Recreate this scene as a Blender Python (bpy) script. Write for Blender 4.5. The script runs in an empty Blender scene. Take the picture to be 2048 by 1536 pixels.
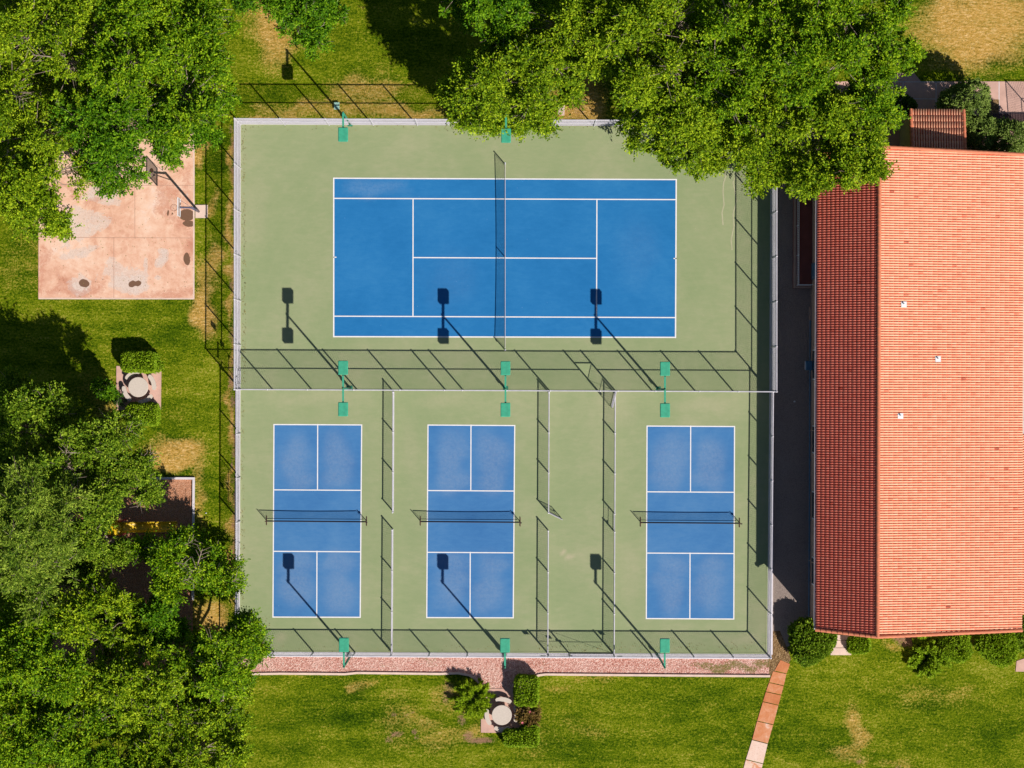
import bpy, math, random
import numpy as np
from mathutils import Vector, Matrix

random.seed(7)
SC = bpy.context.scene
COL = SC.collection

# ---------------------------------------------------------------- camera / sky / sun / exposure
S = 28.85            # photograph pixels per metre at ground level
H = 145.0            # height of the drone
TH = math.radians(0.24)
cam_d = bpy.data.cameras.new('camera')
cam = bpy.data.objects.new('camera', cam_d); COL.objects.link(cam)
cam.location = (0, 0, H); cam.rotation_euler = (0, 0, TH)
cam_d.sensor_width = 36.0; cam_d.lens = 36.0 * H * S / 2048.0
cam_d.clip_start = 1.0; cam_d.clip_end = 5000.0
SC.camera = cam

def g(px, py, z=0.0):
    """world point at height z seen at photograph pixel px,py"""
    k = (1 - z / H) / S
    dx = (px - 1024) * k; dy = (768 - py) * k
    return (dx * math.cos(TH) - dy * math.sin(TH), dx * math.sin(TH) + dy * math.cos(TH), z)

SUN_EL = math.radians(42.5)
hx, hy = 0.652, -0.758
hl = math.hypot(hx, hy); hx /= hl; hy /= hl
sx = hx * math.cos(TH) - hy * math.sin(TH); sy = hx * math.sin(TH) + hy * math.cos(TH)
SUN = Vector((sx * math.cos(SUN_EL), sy * math.cos(SUN_EL), math.sin(SUN_EL)))
ld = bpy.data.lights.new('sun', 'SUN'); ld.energy = 5.0; ld.angle = math.radians(0.53); ld.color = (1.0, 0.955, 0.88)
lo = bpy.data.objects.new('sun', ld); COL.objects.link(lo); lo.location = (30, -40, 60)
lo.rotation_mode = 'QUATERNION'; lo.rotation_quaternion = SUN.to_track_quat('Z', 'Y')
W = bpy.data.worlds.new('World'); SC.world = W; W.use_nodes = True
wn = W.node_tree.nodes; wl = W.node_tree.links; wn.clear()
sky = wn.new('ShaderNodeTexSky'); sky.sky_type = 'NISHITA'; sky.sun_disc = False
sky.sun_elevation = SUN_EL; sky.sun_rotation = math.atan2(SUN.x, SUN.y); sky.air_density = 1.0; sky.dust_density = 0.4; sky.ozone_density = 4.0
bg = wn.new('ShaderNodeBackground'); bg.inputs[1].default_value = 0.05
wo = wn.new('ShaderNodeOutputWorld'); wl.new(sky.outputs[0], bg.inputs[0]); wl.new(bg.outputs[0], wo.inputs[0])
SC.view_settings.view_transform = 'Standard'; SC.view_settings.look = 'None'
SC.view_settings.exposure = 0.0; SC.view_settings.gamma = 1.0
SC.render.engine = 'CYCLES'
SC.cycles.max_bounces = 6; SC.cycles.diffuse_bounces = 2; SC.cycles.transparent_max_bounces = 16

# ---------------------------------------------------------------- materials
class NT:
    def __init__(s, name):
        s.m = bpy.data.materials.new(name); s.m.use_nodes = True
        s.t = s.m.node_tree; s.t.nodes.clear()
        s.out = s.n('ShaderNodeOutputMaterial')
        s.tc = s.n('ShaderNodeTexCoord')
    def n(s, ty, **kw):
        x = s.t.nodes.new(ty)
        for k, v in kw.items(): setattr(x, k, v)
        return x
    def l(s, a, b): s.t.links.new(a, b)
    def noise(s, scale, detail=4, rough=0.6, vec=None, stretch=None, dist=0.0):
        x = s.n('ShaderNodeTexNoise'); x.inputs['Scale'].default_value = scale
        x.inputs['Detail'].default_value = detail; x.inputs['Roughness'].default_value = rough
        x.inputs['Distortion'].default_value = dist
        v = vec or s.tc.outputs['Object']
        if stretch:
            mp = s.n('ShaderNodeMapping'); mp.inputs['Scale'].default_value = stretch
            s.l(v, mp.inputs[0]); v = mp.outputs[0]
        s.l(v, x.inputs['Vector']); return x.outputs['Fac']
    def ramp(s, fac, stops, interp='LINEAR'):
        r = s.n('ShaderNodeValToRGB'); r.color_ramp.interpolation = interp
        e = r.color_ramp.elements
        while len(e) < len(stops): e.new(0.5)
        for i, (p, c) in enumerate(stops):
            e[i].position = p; e[i].color = (c, c, c, 1) if not isinstance(c, tuple) else (*c, 1)
        s.l(fac, r.inputs[0]); return r.outputs[0]
    def mix(s, fac, a, b, mode='MIX'):
        x = s.n('ShaderNodeMix', data_type='RGBA', blend_type=mode)
        for v, i in ((fac, 0), (a, 6), (b, 7)):
            if hasattr(v, 'links'): s.l(v, x.inputs[i])
            elif i == 0: x.inputs[0].default_value = v
            else: x.inputs[i].default_value = (*v, 1) if isinstance(v, tuple) else (v, v, v, 1)
        return x.outputs[2]
    def math(s, op, a, b=0.0, clamp=False):
        x = s.n('ShaderNodeMath', operation=op); x.use_clamp = clamp
        for v, i in ((a, 0), (b, 1)):
            if hasattr(v, 'links'): s.l(v, x.inputs[i])
            else: x.inputs[i].default_value = v
        return x.outputs[0]
    def attr(s, name):
        a = s.n('ShaderNodeAttribute'); a.attribute_name = name; return a.outputs['Fac']
    def bump(s, h, strength=0.4, dist=0.02):
        b = s.n('ShaderNodeBump'); b.inputs['Strength'].default_value = strength; b.inputs['Distance'].default_value = dist
        s.l(h, b.inputs['Height']); return b.outputs[0]
    def princ(s, col, rough=0.8, metal=0.0, nrm=None, spec=0.3):
        p = s.n('ShaderNodeBsdfPrincipled')
        if hasattr(col, 'links'): s.l(col, p.inputs['Base Color'])
        else: p.inputs['Base Color'].default_value = (*col, 1)
        p.inputs['Roughness'].default_value = rough; p.inputs['Metallic'].default_value = metal
        p.inputs['Specular IOR Level'].default_value = spec
        if nrm is not None: s.l(nrm, p.inputs['Normal'])
        s.l(p.outputs[0], s.out.inputs[0]); return p

def simple(name, col, rough=0.7, metal=0.0, var=0.12, scale=3.0, spec=0.3, bump=0.0):
    t = NT(name); c2 = tuple(max(0, c * (1 - var * 2)) for c in col); c3 = tuple(min(1, c * (1 + var)) for c in col)
    f = t.noise(scale, 5, 0.65)
    c = t.ramp(f, [(0.3, c2), (0.7, c3)])
    nr = t.bump(t.noise(scale * 12, 3), bump, 0.01) if bump else None
    t.princ(c, rough, metal, nr, spec); return t.m

M = {}
M['galv'] = simple('galvanised_steel', (0.66, 0.62, 0.68), 0.5, 0.1, 0.08, 2)
M['wire'] = simple('chain_link_wire', (0.70, 0.67, 0.72), 0.5, 0.0, 0.05, 2)
M['green_metal'] = simple('green_painted_metal', (0.055, 0.40, 0.24), 0.5, 0.0, 0.10, 4, 0.4)
M['green_pole'] = simple('darker_green_painted_steel', (0.04, 0.24, 0.15), 0.5, 0.0, 0.10, 3, 0.4)
M['black_rubber'] = simple('black_fitting', (0.02, 0.02, 0.022), 0.6)
M['dark_net'] = simple('black_netting', (0.015, 0.02, 0.03), 0.7)
M['white_tape'] = simple('white_tape', (0.75, 0.66, 0.66), 0.7, 0, 0.05)
M['net_post'] = simple('dark_red_frame', (0.10, 0.03, 0.03), 0.5)
M['lens'] = simple('lamp_lens', (0.6, 0.62, 0.6), 0.2)
M['white_paint'] = simple('white_paint', (0.80, 0.80, 0.82), 0.5, 0, 0.04)
M['dark_pole'] = simple('dark_slate_steel', (0.14, 0.13, 0.20), 0.45, 0.2, 0.1)
M['orange_rim'] = simple('faded_rim', (0.45, 0.16, 0.10), 0.5)
M['yellow_plastic'] = simple('yellow_plastic', (0.80, 0.52, 0.01), 0.35, 0, 0.06, 2, 0.5)
M['red_plastic'] = simple('red_plastic', (0.55, 0.03, 0.03), 0.35, 0, 0.06, 2, 0.5)
M['teal_box'] = simple('pale_teal_paint', (0.38, 0.62, 0.52), 0.5, 0, 0.06)
M['blue_metal'] = simple('blue_grey_metal', (0.10, 0.22, 0.34), 0.5, 0.1)
M['conc_band'] = simple('pale_concrete', (0.76, 0.69, 0.71), 0.85, 0, 0.06, 1.2, 0.2, 0.2)
M['conc_pink'] = simple('pink_concrete', (0.68, 0.42, 0.34), 0.85, 0, 0.10, 0.9, 0.2, 0.2)
M['conc_kerb'] = simple('peach_concrete_kerb', (0.82, 0.60, 0.50), 0.85, 0, 0.08, 1.5, 0.2, 0.2)
M['conc_table'] = simple('cast_concrete', (0.66, 0.56, 0.48), 0.8, 0, 0.05, 9, 0.2, 0.3)
M['stucco'] = simple('yellow_stucco', (0.50, 0.44, 0.20), 0.9, 0, 0.06, 3, 0.2, 0.4)
M['stucco_pink'] = simple('pink_stucco', (0.48, 0.33, 0.26), 0.9, 0, 0.06, 3, 0.2, 0.4)
M['deck_red'] = simple('dark_red_decking', (0.24, 0.075, 0.06), 0.8, 0, 0.08, 2)
M['slat_wood'] = simple('brown_slats', (0.13, 0.075, 0.075), 0.8, 0, 0.1, 4)
M['glass_dark'] = simple('dark_window_glass', (0.03, 0.04, 0.05), 0.08, 0, 0.05, 2, 0.6)
M['sign'] = simple('sign_face', (0.75, 0.75, 0.72), 0.5, 0, 0.04)

def mk_bark():
    t = NT('pale_bark'); f = t.noise(6, 6, 0.7, stretch=(1, 1, 0.3))
    t.princ(t.ramp(f, [(0.3, (0.16, 0.11, 0.085)), (0.7, (0.48, 0.38, 0.31))]), 0.9, nrm=t.bump(f, 0.5, 0.03), spec=0.1); return t.m
M['bark'] = mk_bark()

def mk_grass():
    t = NT('lawn_grass')
    dry = t.attr('dry'); soil = t.attr('soil'); lush = t.attr('lush')
    big = t.noise(0.16, 5, 0.6, stretch=(0.7, 1.2, 1)); mid = t.noise(1.1, 5, 0.7, stretch=(0.45, 1, 1)); fine = t.noise(7, 4, 0.75)
    micro = t.noise(22, 2, 0.6); streak = t.noise(5.5, 4, 0.7, stretch=(0.5, 1.5, 1), dist=0.6)
    cen = lambda x, k: t.math('MULTIPLY', t.math('SUBTRACT', x, 0.5), k)
    v = t.math('ADD', t.math('ADD', cen(big, 0.7), cen(mid, 0.6)), t.math('ADD', cen(fine, 1.25), t.math('ADD', cen(streak, 0.75), cen(micro, 0.8))))
    mow = t.noise(1.0, 1, 0.4, stretch=(0.03, 1.15, 1))
    v = t.math('ADD', v, cen(mow, 0.28))
    v = t.math('SUBTRACT', t.math('ADD', v, 0.515), t.math('MULTIPLY', lush, 0.14))
    col = t.ramp(v, [(0.10, (0.010, 0.032, 0.0008)), (0.34, (0.050, 0.102, 0.0012)), (0.50, (0.130, 0.190, 0.003)), (0.66, (0.255, 0.285, 0.008)), (0.90, (0.45, 0.42, 0.08))])
    d = t.math('ADD', dry, t.math('MULTIPLY', t.math('SUBTRACT', mid, 0.5), 1.1))
    d = t.math('ADD', d, t.math('MULTIPLY', t.math('SUBTRACT', fine, 0.5), 2.0))
    dm = t.ramp(d, [(0.18, 0.0), (0.95, 1.0)])
    dryc = t.ramp(streak, [(0.3, (0.36, 0.22, 0.03)), (0.5, (0.66, 0.38, 0.09)), (0.7, (0.94, 0.63, 0.28))])
    col = t.mix(dm, col, dryc)
    sm = t.ramp(t.math('ADD', soil, t.math('MULTIPLY', t.math('SUBTRACT', fine, 0.5), 2.4)), [(0.40, 0.0), (0.95, 0.9)])
    soilc = t.ramp(micro, [(0.3, (0.20, 0.085, 0.055)), (0.7, (0.52, 0.29, 0.19))])
    col = t.mix(sm, col, soilc)
    nr = t.bump(t.math('ADD', fine, t.math('MULTIPLY', micro, 0.8)), 1.0, 0.07)
    t.princ(col, 0.9, nrm=nr, spec=0.05); return t.m
M['grass'] = mk_grass()

def mk_court(name, base, dark, light, scuffcol=None):
    t = NT(name)
    a = t.noise(0.22, 5, 0.6); b = t.noise(3.2, 6, 0.8, stretch=(0.35, 1, 1)); c = t.noise(45, 2, 0.5)
    v = t.math('ADD', t.math('MULTIPLY', a, 0.6), t.math('MULTIPLY', b, 0.4))
    col = t.ramp(v, [(0.36, dark), (0.5, base), (0.66, light)])
    br = t.n('ShaderNodeTexBrick'); br.offset = 0.0; br.inputs['Scale'].default_value = 1.0; br.inputs['Brick Width'].default_value = 3.9; br.inputs['Row Height'].default_value = 3.3; br.inputs['Mortar Size'].default_value = 0.012; br.inputs['Mortar Smooth'].default_value = 0.6
    t.l(t.tc.outputs['Object'], br.inputs['Vector']); col = t.mix(t.math('MULTIPLY', br.outputs['Fac'], 0.16), col, dark)
    # broom / squeegee arcs left in the coating
    w = t.n('ShaderNodeTexWave', wave_type='RINGS', rings_direction='SPHERICAL'); w.inputs['Scale'].default_value = 0.32
    w.inputs['Distortion'].default_value = 5.0; w.inputs['Detail'].default_value = 3; w.inputs['Detail Scale'].default_value = 0.6
    t.l(t.tc.outputs['Object'], w.inputs['Vector'])
    col = t.mix(t.ramp(w.outputs['Fac'], [(0.0, 0.09), (0.12, 0.0)]), col, light)
    col = t.mix(t.ramp(c, [(0.3, 0.22), (0.5, 0.0)]), col, dark)
    if scuffcol:
        s = t.math('MULTIPLY', t.attr('scuff'), t.ramp(t.noise(5, 6, 0.8), [(0.3, 0.25), (0.7, 1.0)]))
        col = t.mix(s, col, scuffcol)
        sp = t.n('ShaderNodeTexVoronoi'); sp.inputs['Scale'].default_value = 1.1
        t.l(t.tc.outputs['Object'], sp.inputs['Vector'])
        col = t.mix(t.ramp(sp.outputs['Distance'], [(0.0, 0.7), (0.045, 0.0)]), col, scuffcol)
    t.princ(col, 0.85, nrm=t.bump(c, 0.15, 0.004), spec=0.2); return t.m
M['court_green'] = mk_court('green_court_coating', (0.305, 0.348, 0.180), (0.265, 0.325, 0.158), (0.375, 0.38, 0.22), (0.53, 0.44, 0.31))
M['blue_tennis'] = mk_court('tennis_blue_coating', (0.018, 0.178, 0.445), (0.012, 0.155, 0.405), (0.032, 0.21, 0.48), (0.20, 0.34, 0.55))
M['blue_pickle'] = mk_court('pickleball_blue_coating', (0.060, 0.200, 0.445), (0.045, 0.17, 0.41), (0.09, 0.235, 0.47), (0.26, 0.34, 0.48))
M['line'] = simple('white_line_paint', (0.88, 0.84, 0.84), 0.8, 0, 0.04, 3)

def mk_pad():
    t = NT('stained_pink_slab')
    a = t.noise(0.35, 5, 0.65, dist=0.8); b = t.noise(1.6, 6, 0.7, dist=0.6); f = t.noise(14, 4, 0.7)
    v = t.math('ADD', t.math('MULTIPLY', a, 0.55), t.math('MULTIPLY', b, 0.45))
    col = t.ramp(v, [(0.34, (0.62, 0.30, 0.20)), (0.46, (0.80, 0.46, 0.32)), (0.56, (0.88, 0.58, 0.43)), (0.68, (0.88, 0.68, 0.58))])
    pale = t.math('ADD', t.attr('pale'), t.math('MULTIPLY', t.math('SUBTRACT', t.noise(1.5, 8, 0.75, dist=0.8), 0.5), 2.0))
    rings = t.ramp(pale, [(0.34, (0, 0, 0)), (0.42, (1, 1, 1)), (0.47, (0.45, 0.45, 0.45)), (0.55, (0.95, 0.95, 0.95)), (0.63, (0.5, 0.5, 0.5)), (0.75, (1, 1, 1))])
    palec = t.ramp(f, [(0.35, (0.66, 0.49, 0.41)), (0.65, (0.80, 0.64, 0.56))])
    col = t.mix(rings, col, palec)
    red = t.math('ADD', t.attr('red'), t.math('MULTIPLY', t.math('SUBTRACT', t.noise(2.4, 8, 0.8, dist=1.2), 0.5), 2.6))
    col = t.mix(t.ramp(red, [(0.40, 0.0), (0.50, 0.5), (0.58, 0.2), (0.74, 0.65), (1.0, 0.3)]), col, (0.56, 0.22, 0.14))
    wet = t.math('ADD', t.attr('wet'), t.math('MULTIPLY', t.math('SUBTRACT', b, 0.5), 0.7))
    col = t.mix(t.ramp(wet, [(0.50, 0.0), (0.56, 1.0)]), col, (0.19, 0.10, 0.06))
    col = t.mix(t.ramp(f, [(0.3, 0.18), (0.5, 0.0)]), col, (0.40, 0.22, 0.16))
    t.princ(col, 0.8, nrm=t.bump(f, 0.2, 0.01), spec=0.2); return t.m
M['pad'] = mk_pad()

def mk_gravel(name, cols, scale=16, weeds=True):
    t = NT(name)
    v = t.n('ShaderNodeTexVoronoi'); v.inputs['Scale'].default_value = scale; t.l(t.tc.outputs['Object'], v.inputs['Vector'])
    sep = t.n('ShaderNodeSeparateColor'); t.l(v.outputs['Color'], sep.inputs[0])
    col = t.ramp(sep.outputs[0], cols)
    col = t.mix(t.ramp(v.outputs['Distance'], [(0.35, 0.0), (0.8, 0.45)]), col, cols[0][1])
    big = t.noise(0.5, 4, 0.6)
    col = t.mix(t.ramp(big, [(0.4, 0.0), (0.8, 0.35)]), col, cols[-1][1])
    if weeds:
        w = t.math('ADD', t.attr('weed'), t.math('MULTIPLY', t.math('SUBTRACT', t.noise(5, 5, 0.8), 0.5), 1.6))
        col = t.mix(t.ramp(w, [(0.5, 0.0), (0.75, 0.9)]), col, (0.20, 0.17, 0.045))
    t.princ(col, 0.9, nrm=t.bump(v.outputs['Distance'], 0.9, 0.05), spec=0.15); return t.m
M['gravel_pink'] = mk_gravel('pink_gravel', [(0.0, (0.40, 0.15, 0.11)), (0.4, (0.68, 0.32, 0.25)), (0.75, (0.86, 0.50, 0.42)), (1.0, (0.92, 0.70, 0.60))])
M['gravel_grey'] = mk_gravel('grey_brown_gravel', [(0.0, (0.28, 0.22, 0.20)), (0.5, (0.40, 0.31, 0.27)), (1.0, (0.50, 0.40, 0.34))], 34, False)
M['soil_red'] = mk_gravel('red_playground_soil', [(0.0, (0.44, 0.18, 0.09)), (0.5, (0.60, 0.28, 0.16)), (1.0, (0.72, 0.40, 0.26))], 20, False)
M['dirt'] = mk_gravel('brown_dirt', [(0.0, (0.13, 0.07, 0.03)), (0.5, (0.26, 0.15, 0.06)), (1.0, (0.42, 0.28, 0.15))], 12, False)

def mk_flag():
    t = NT('sandstone_flag'); a = t.attr('tone'); b = t.noise(1.3, 5, 0.7, dist=0.7); f = t.noise(12, 4, 0.7)
    v = t.math('ADD', a, t.math('MULTIPLY', t.math('SUBTRACT', b, 0.5), 0.9))
    col = t.ramp(v, [(0.15, (0.50, 0.15, 0.05)), (0.45, (0.66, 0.25, 0.11)), (0.62, (0.74, 0.34, 0.19)), (0.68, (0.84, 0.58, 0.46)), (1.0, (0.88, 0.66, 0.56))])
    col = t.mix(t.ramp(f, [(0.3, 0.3), (0.5, 0.0)]), col, (0.35, 0.12, 0.06))
    t.princ(col, 0.85, nrm=t.bump(f, 0.3, 0.01), spec=0.15); return t.m
M['flag'] = mk_flag()

def mk_tile(name='clay_roof_tile', stops=None):
    t = NT(name); a = t.attr('tint'); n = t.noise(3, 5, 0.7)
    v = t.math('ADD', a, t.math('MULTIPLY', t.math('SUBTRACT', n, 0.5), 0.35))
    col = t.ramp(v, stops or [(0.0, (0.44, 0.14, 0.09)), (0.12, (0.84, 0.30, 0.18)), (0.5, (0.96, 0.455, 0.285)), (0.85, (0.96, 0.53, 0.355)), (1.0, (0.96, 0.60, 0.46))])
    t.princ(col, 0.75, nrm=t.bump(t.noise(30, 3), 0.2, 0.01), spec=0.06); return t.m
M['tile'] = mk_tile()
# copy of the tile for the narrow slope, crimson shade painted into its colour
M['tile_red'] = mk_tile('shade_tinted_roof_tile', [(0.0, (0.50, 0.08, 0.05)), (0.12, (0.80, 0.18, 0.12)), (0.5, (0.92, 0.24, 0.165)), (0.85, (0.94, 0.30, 0.21)), (1.0, (0.94, 0.38, 0.28))])
M['tile_base'] = simple('tile_channel', (0.80, 0.10, 0.045), 0.95, 0, 0.1, 3)
M['tile_ridge'] = simple('ridge_tile', (0.72, 0.235, 0.125), 0.7, 0, 0.08, 3)

def mk_leaf(name, dark, mid, light, transl=0.18):
    t = NT(name); a = t.attr('tint')
    big = t.noise(0.35, 3, 0.5)
    v = t.math('ADD', a, t.math('MULTIPLY', t.math('SUBTRACT', big, 0.5), 0.5))
    col = t.ramp(v, [(0.0, dark), (0.5, mid), (1.0, light)])
    p = t.princ(col, 0.6, spec=0.12)
    tr = t.n('ShaderNodeBsdfTranslucent'); t.l(t.mix(1.0, col, (1.0, 1.0, 0.45), 'MULTIPLY'), tr.inputs[0])
    ms = t.n('ShaderNodeMixShader'); ms.inputs[0].default_value = transl
    t.l(p.outputs[0], ms.inputs[1]); t.l(tr.outputs[0], ms.inputs[2]); t.l(ms.outputs[0], t.out.inputs[0]); return t.m
M['leaf_a'] = mk_leaf('bright_green_leaves', (0.04, 0.115, 0.002), (0.135, 0.275, 0.003), (0.40, 0.55, 0.014))
M['leaf_b'] = mk_leaf('yellow_green_leaves', (0.05, 0.12, 0.002), (0.175, 0.295, 0.004), (0.48, 0.60, 0.02))
M['leaf_c'] = mk_leaf('olive_leaves', (0.04, 0.10, 0.003), (0.14, 0.245, 0.008), (0.38, 0.50, 0.035))
M['leaf_d'] = mk_leaf('fresh_green_leaves', (0.025, 0.09, 0.002), (0.085, 0.22, 0.003), (0.27, 0.46, 0.012))
M['leaf_conifer'] = mk_leaf('grey_green_needles', (0.04, 0.095, 0.006), (0.15, 0.245, 0.015), (0.42, 0.53, 0.06), 0.15)
M['leaf_dark'] = mk_leaf('dark_shrub_leaves', (0.018, 0.06, 0.008), (0.05, 0.13, 0.014), (0.14, 0.26, 0.04), 0.1)
M['leaf_hedge'] = mk_leaf('hedge_leaves', (0.08, 0.16, 0.003), (0.20, 0.33, 0.006), (0.42, 0.55, 0.03), 0.2)
M['leaf_juniper'] = mk_leaf('juniper_leaves', (0.05, 0.10, 0.015), (0.17, 0.25, 0.04), (0.34, 0.42, 0.10), 0.1)
M['petal'] = simple('pink_petals', (0.75, 0.22, 0.25), 0.7)
M['flowerleaf'] = mk_leaf('reddish_rose_leaves', (0.10, 0.06, 0.01), (0.20, 0.14, 0.03), (0.40, 0.22, 0.08), 0.2)

def mk_board():
    t = NT('perforated_backboard'); p = t.princ((0.55, 0.50, 0.50), 0.4)
    tr = t.n('ShaderNodeBsdfTransparent'); ms = t.n('ShaderNodeMixShader'); ms.inputs[0].default_value = 0.55
    t.l(p.outputs[0], ms.inputs[1]); t.l(tr.outputs[0], ms.inputs[2]); t.l(ms.outputs[0], t.out.inputs[0]); return t.m
M['board'] = mk_board()

# ---------------------------------------------------------------- mesh helpers
def tag(o, label=None, cat=None, group=None, kind=None):
    if label: o['label'] = label
    if cat: o['category'] = cat
    if group: o['group'] = group
    if kind: o['kind'] = kind
    return o
def empty(name, loc, label, cat, group=None, rz=0.0):
    o = bpy.data.objects.new(name, None); COL.objects.link(o)
    o.location = loc; o.rotation_euler = (0, 0, rz); o.empty_display_size = 0.3
    return tag(o, label, cat, group)
def link_mesh(name, me, mat, parent=None):
    me.materials.append(mat)
    o = bpy.data.objects.new(name, me); COL.objects.link(o)
    if parent is not None: o.parent = parent
    return o
def np_mesh(name, V, F, mat, parent=None, attrs=None, face_attrs=None, smooth=False):
    """V (n,3), F (m,k) index array with constant k"""
    V = np.asarray(V, dtype=np.float32); F = np.asarray(F, dtype=np.int32)
    me = bpy.data.meshes.new(name); m, k = F.shape
    me.vertices.add(len(V)); me.vertices.foreach_set('co', V.ravel())
    me.loops.add(m * k); me.loops.foreach_set('vertex_index', F.ravel())
    me.polygons.add(m); me.polygons.foreach_set('loop_start', np.arange(0, m * k, k, dtype=np.int32))
    me.polygons.foreach_set('loop_total', np.full(m, k, dtype=np.int32))
    if smooth: me.polygons.foreach_set('use_smooth', np.ones(m, dtype=bool))
    me.update(calc_edges=True)
    for nm, arr in (attrs or {}).items():
        a = me.attributes.new(nm, 'FLOAT', 'POINT'); a.data.foreach_set('value', np.asarray(arr, dtype=np.float32))
    for nm, arr in (face_attrs or {}).items():
        a = me.attributes.new(nm, 'FLOAT', 'FACE'); a.data.foreach_set('value', np.asarray(arr, dtype=np.float32))
    return link_mesh(name, me, mat, parent)

class MB:
    def __init__(s): s.v = []; s.f = []
    def add(s, vs, fs):
        b = len(s.v); s.v += [tuple(v) for v in vs]; s.f += [tuple(i + b for i in f) for f in fs]; return s
    def box(s, x0, y0, z0, x1, y1, z1, bev=0.0):
        if bev <= 0:
            vs = [(x0, y0, z0), (x1, y0, z0), (x1, y1, z0), (x0, y1, z0), (x0, y0, z1), (x1, y0, z1), (x1, y1, z1), (x0, y1, z1)]
            return s.add(vs, [(3, 2, 1, 0), (4, 5, 6, 7), (0, 1, 5, 4), (1, 2, 6, 5), (2, 3, 7, 6), (3, 0, 4, 7)])
        b = bev; P = [(x0 + b, y0), (x1 - b, y0), (x1, y0 + b), (x1, y1 - b), (x1 - b, y1), (x0 + b, y1), (x0, y1 - b), (x0, y0 + b)]
        Q = [(x0 + b, y0 + b)] * 2
        rings = [[(x, y, z0) for x, y in P], [(x, y, z1 - b) for x, y in P]]
        cx, cy = (x0 + x1) / 2, (y0 + y1) / 2
        top = [(x + (b if x < cx else -b), y + (b if y < cy else -b), z1) for x, y in P]
        rings.append(top)
        return s.rings(rings, True)
    def rings(s, rings, caps=True, closed=True):
        n = len(rings[0]); vs = [v for r in rings for v in r]; fs = []
        for i in range(len(rings) - 1):
            for j in range(n if closed else n - 1):
                k = (j + 1) % n; fs.append((i * n + j, i * n + k, (i + 1) * n + k, (i + 1) * n + j))
        if caps and closed:
            fs.append(tuple(reversed(range(n)))); fs.append(tuple(range((len(rings) - 1) * n, len(rings) * n)))
        return s.add(vs, fs)
    def tube(s, pts, rad, n=8, caps=True):
        pts = [Vector(p) for p in pts]
        if not isinstance(rad, (list, tuple)): rad = [rad] * len(pts)
        rings = []; up = None
        for i, p in enumerate(pts):
            d = (pts[min(i + 1, len(pts) - 1)] - pts[max(i - 1, 0)])
            if d.length < 1e-6: d = Vector((0, 0, 1))
            d.normalize()
            a = Vector((0, 0, 1)) if abs(d.z) < 0.95 else Vector((1, 0, 0))
            u = d.cross(a).normalized(); w = d.cross(u).normalized()
            if up is not None and u.dot(up) < 0: u = -u; w = -w
            up = u
            rings.append([p + (u * math.cos(2 * math.pi * k / n + 0.4) + w * math.sin(2 * math.pi * k / n + 0.4)) * rad[i] for k in range(n)])
        return s.rings(rings, caps)
    def prism(s, poly, z0, z1):
        n = len(poly); a = sum(poly[i][0] * poly[(i + 1) % n][1] - poly[(i + 1) % n][0] * poly[i][1] for i in range(n))
        if a < 0: poly = poly[::-1]
        return s.rings([[(x, y, z0) for x, y in poly], [(x, y, z1) for x, y in poly]], True)
    def sheet(s, poly, z):
        n = len(poly); a = sum(poly[i][0] * poly[(i + 1) % n][1] - poly[(i + 1) % n][0] * poly[i][1] for i in range(n))
        if a < 0: poly = poly[::-1]
        return s.add([(x, y, z) for x, y in poly], [tuple(range(n))])
    def build(s, name, mat, parent=None, smooth=False):
        me = bpy.data.meshes.new(name); me.from_pydata(s.v, [], s.f); me.update()
        if smooth: me.polygons.foreach_set('use_smooth', np.ones(len(me.polygons), dtype=bool))
        return link_mesh(name, me, mat, parent)
def copy_part(o, parent, loc=None):
    c = o.copy(); COL.objects.link(c); c.parent = parent
    if loc is not None: c.location = loc
    return c
def copy_tree(o, parent=None):
    c = o.copy(); COL.objects.link(c)
    if parent is not None: c.parent = parent
    for ch in [x for x in COL.objects if x.parent == o]: copy_tree(ch, c)
    return c
def g2(px, py): p = g(px, py); return (p[0], p[1])

def vnoise(x, y, seed):
    r = np.random.RandomState(seed); T = r.rand(64, 64)
    xi = np.floor(x).astype(int); yi = np.floor(y).astype(int); fx = x - xi; fy = y - yi
    fx = fx * fx * (3 - 2 * fx); fy = fy * fy * (3 - 2 * fy)
    a = T[xi % 64, yi % 64]; b = T[(xi + 1) % 64, yi % 64]; c = T[xi % 64, (yi + 1) % 64]; d = T[(xi + 1) % 64, (yi + 1) % 64]
    return a * (1 - fx) * (1 - fy) + b * fx * (1 - fy) + c * (1 - fx) * fy + d * fx * fy
def spots(X, Y, lst, seed=1, warp=0.5):
    out = np.zeros_like(X)
    wx = X + warp * (vnoise(X * 0.9 + 40, Y * 0.9 + 40, seed) - 0.5) * 2; wy = Y + warp * (vnoise(X * 0.9 + 80, Y * 0.9 + 90, seed + 1) - 0.5) * 2
    for (px, py, rx, ry, st) in lst:
        c = g(px, py); d = ((wx - c[0]) / (rx / S)) ** 2 + ((wy - c[1]) / (ry / S)) ** 2
        out = np.maximum(out, st * np.exp(-d * d * 0.7))
    return out
def grid_sheet(name, xs, ys, z, mat, attr_fn, parent=None):
    X, Y = np.meshgrid(xs, ys, indexing='ij'); nx, ny = X.shape
    V = np.stack([X.ravel(), Y.ravel(), np.full(X.size, z)], 1)
    I = np.arange(nx * ny).reshape(nx, ny)
    F = np.stack([I[:-1, :-1].ravel(), I[1:, :-1].ravel(), I[1:, 1:].ravel(), I[:-1, 1:].ravel()], 1)
    at = {k: v.ravel() for k, v in attr_fn(X, Y).items()}
    return np_mesh(name, V, F, mat, parent, at)

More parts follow.
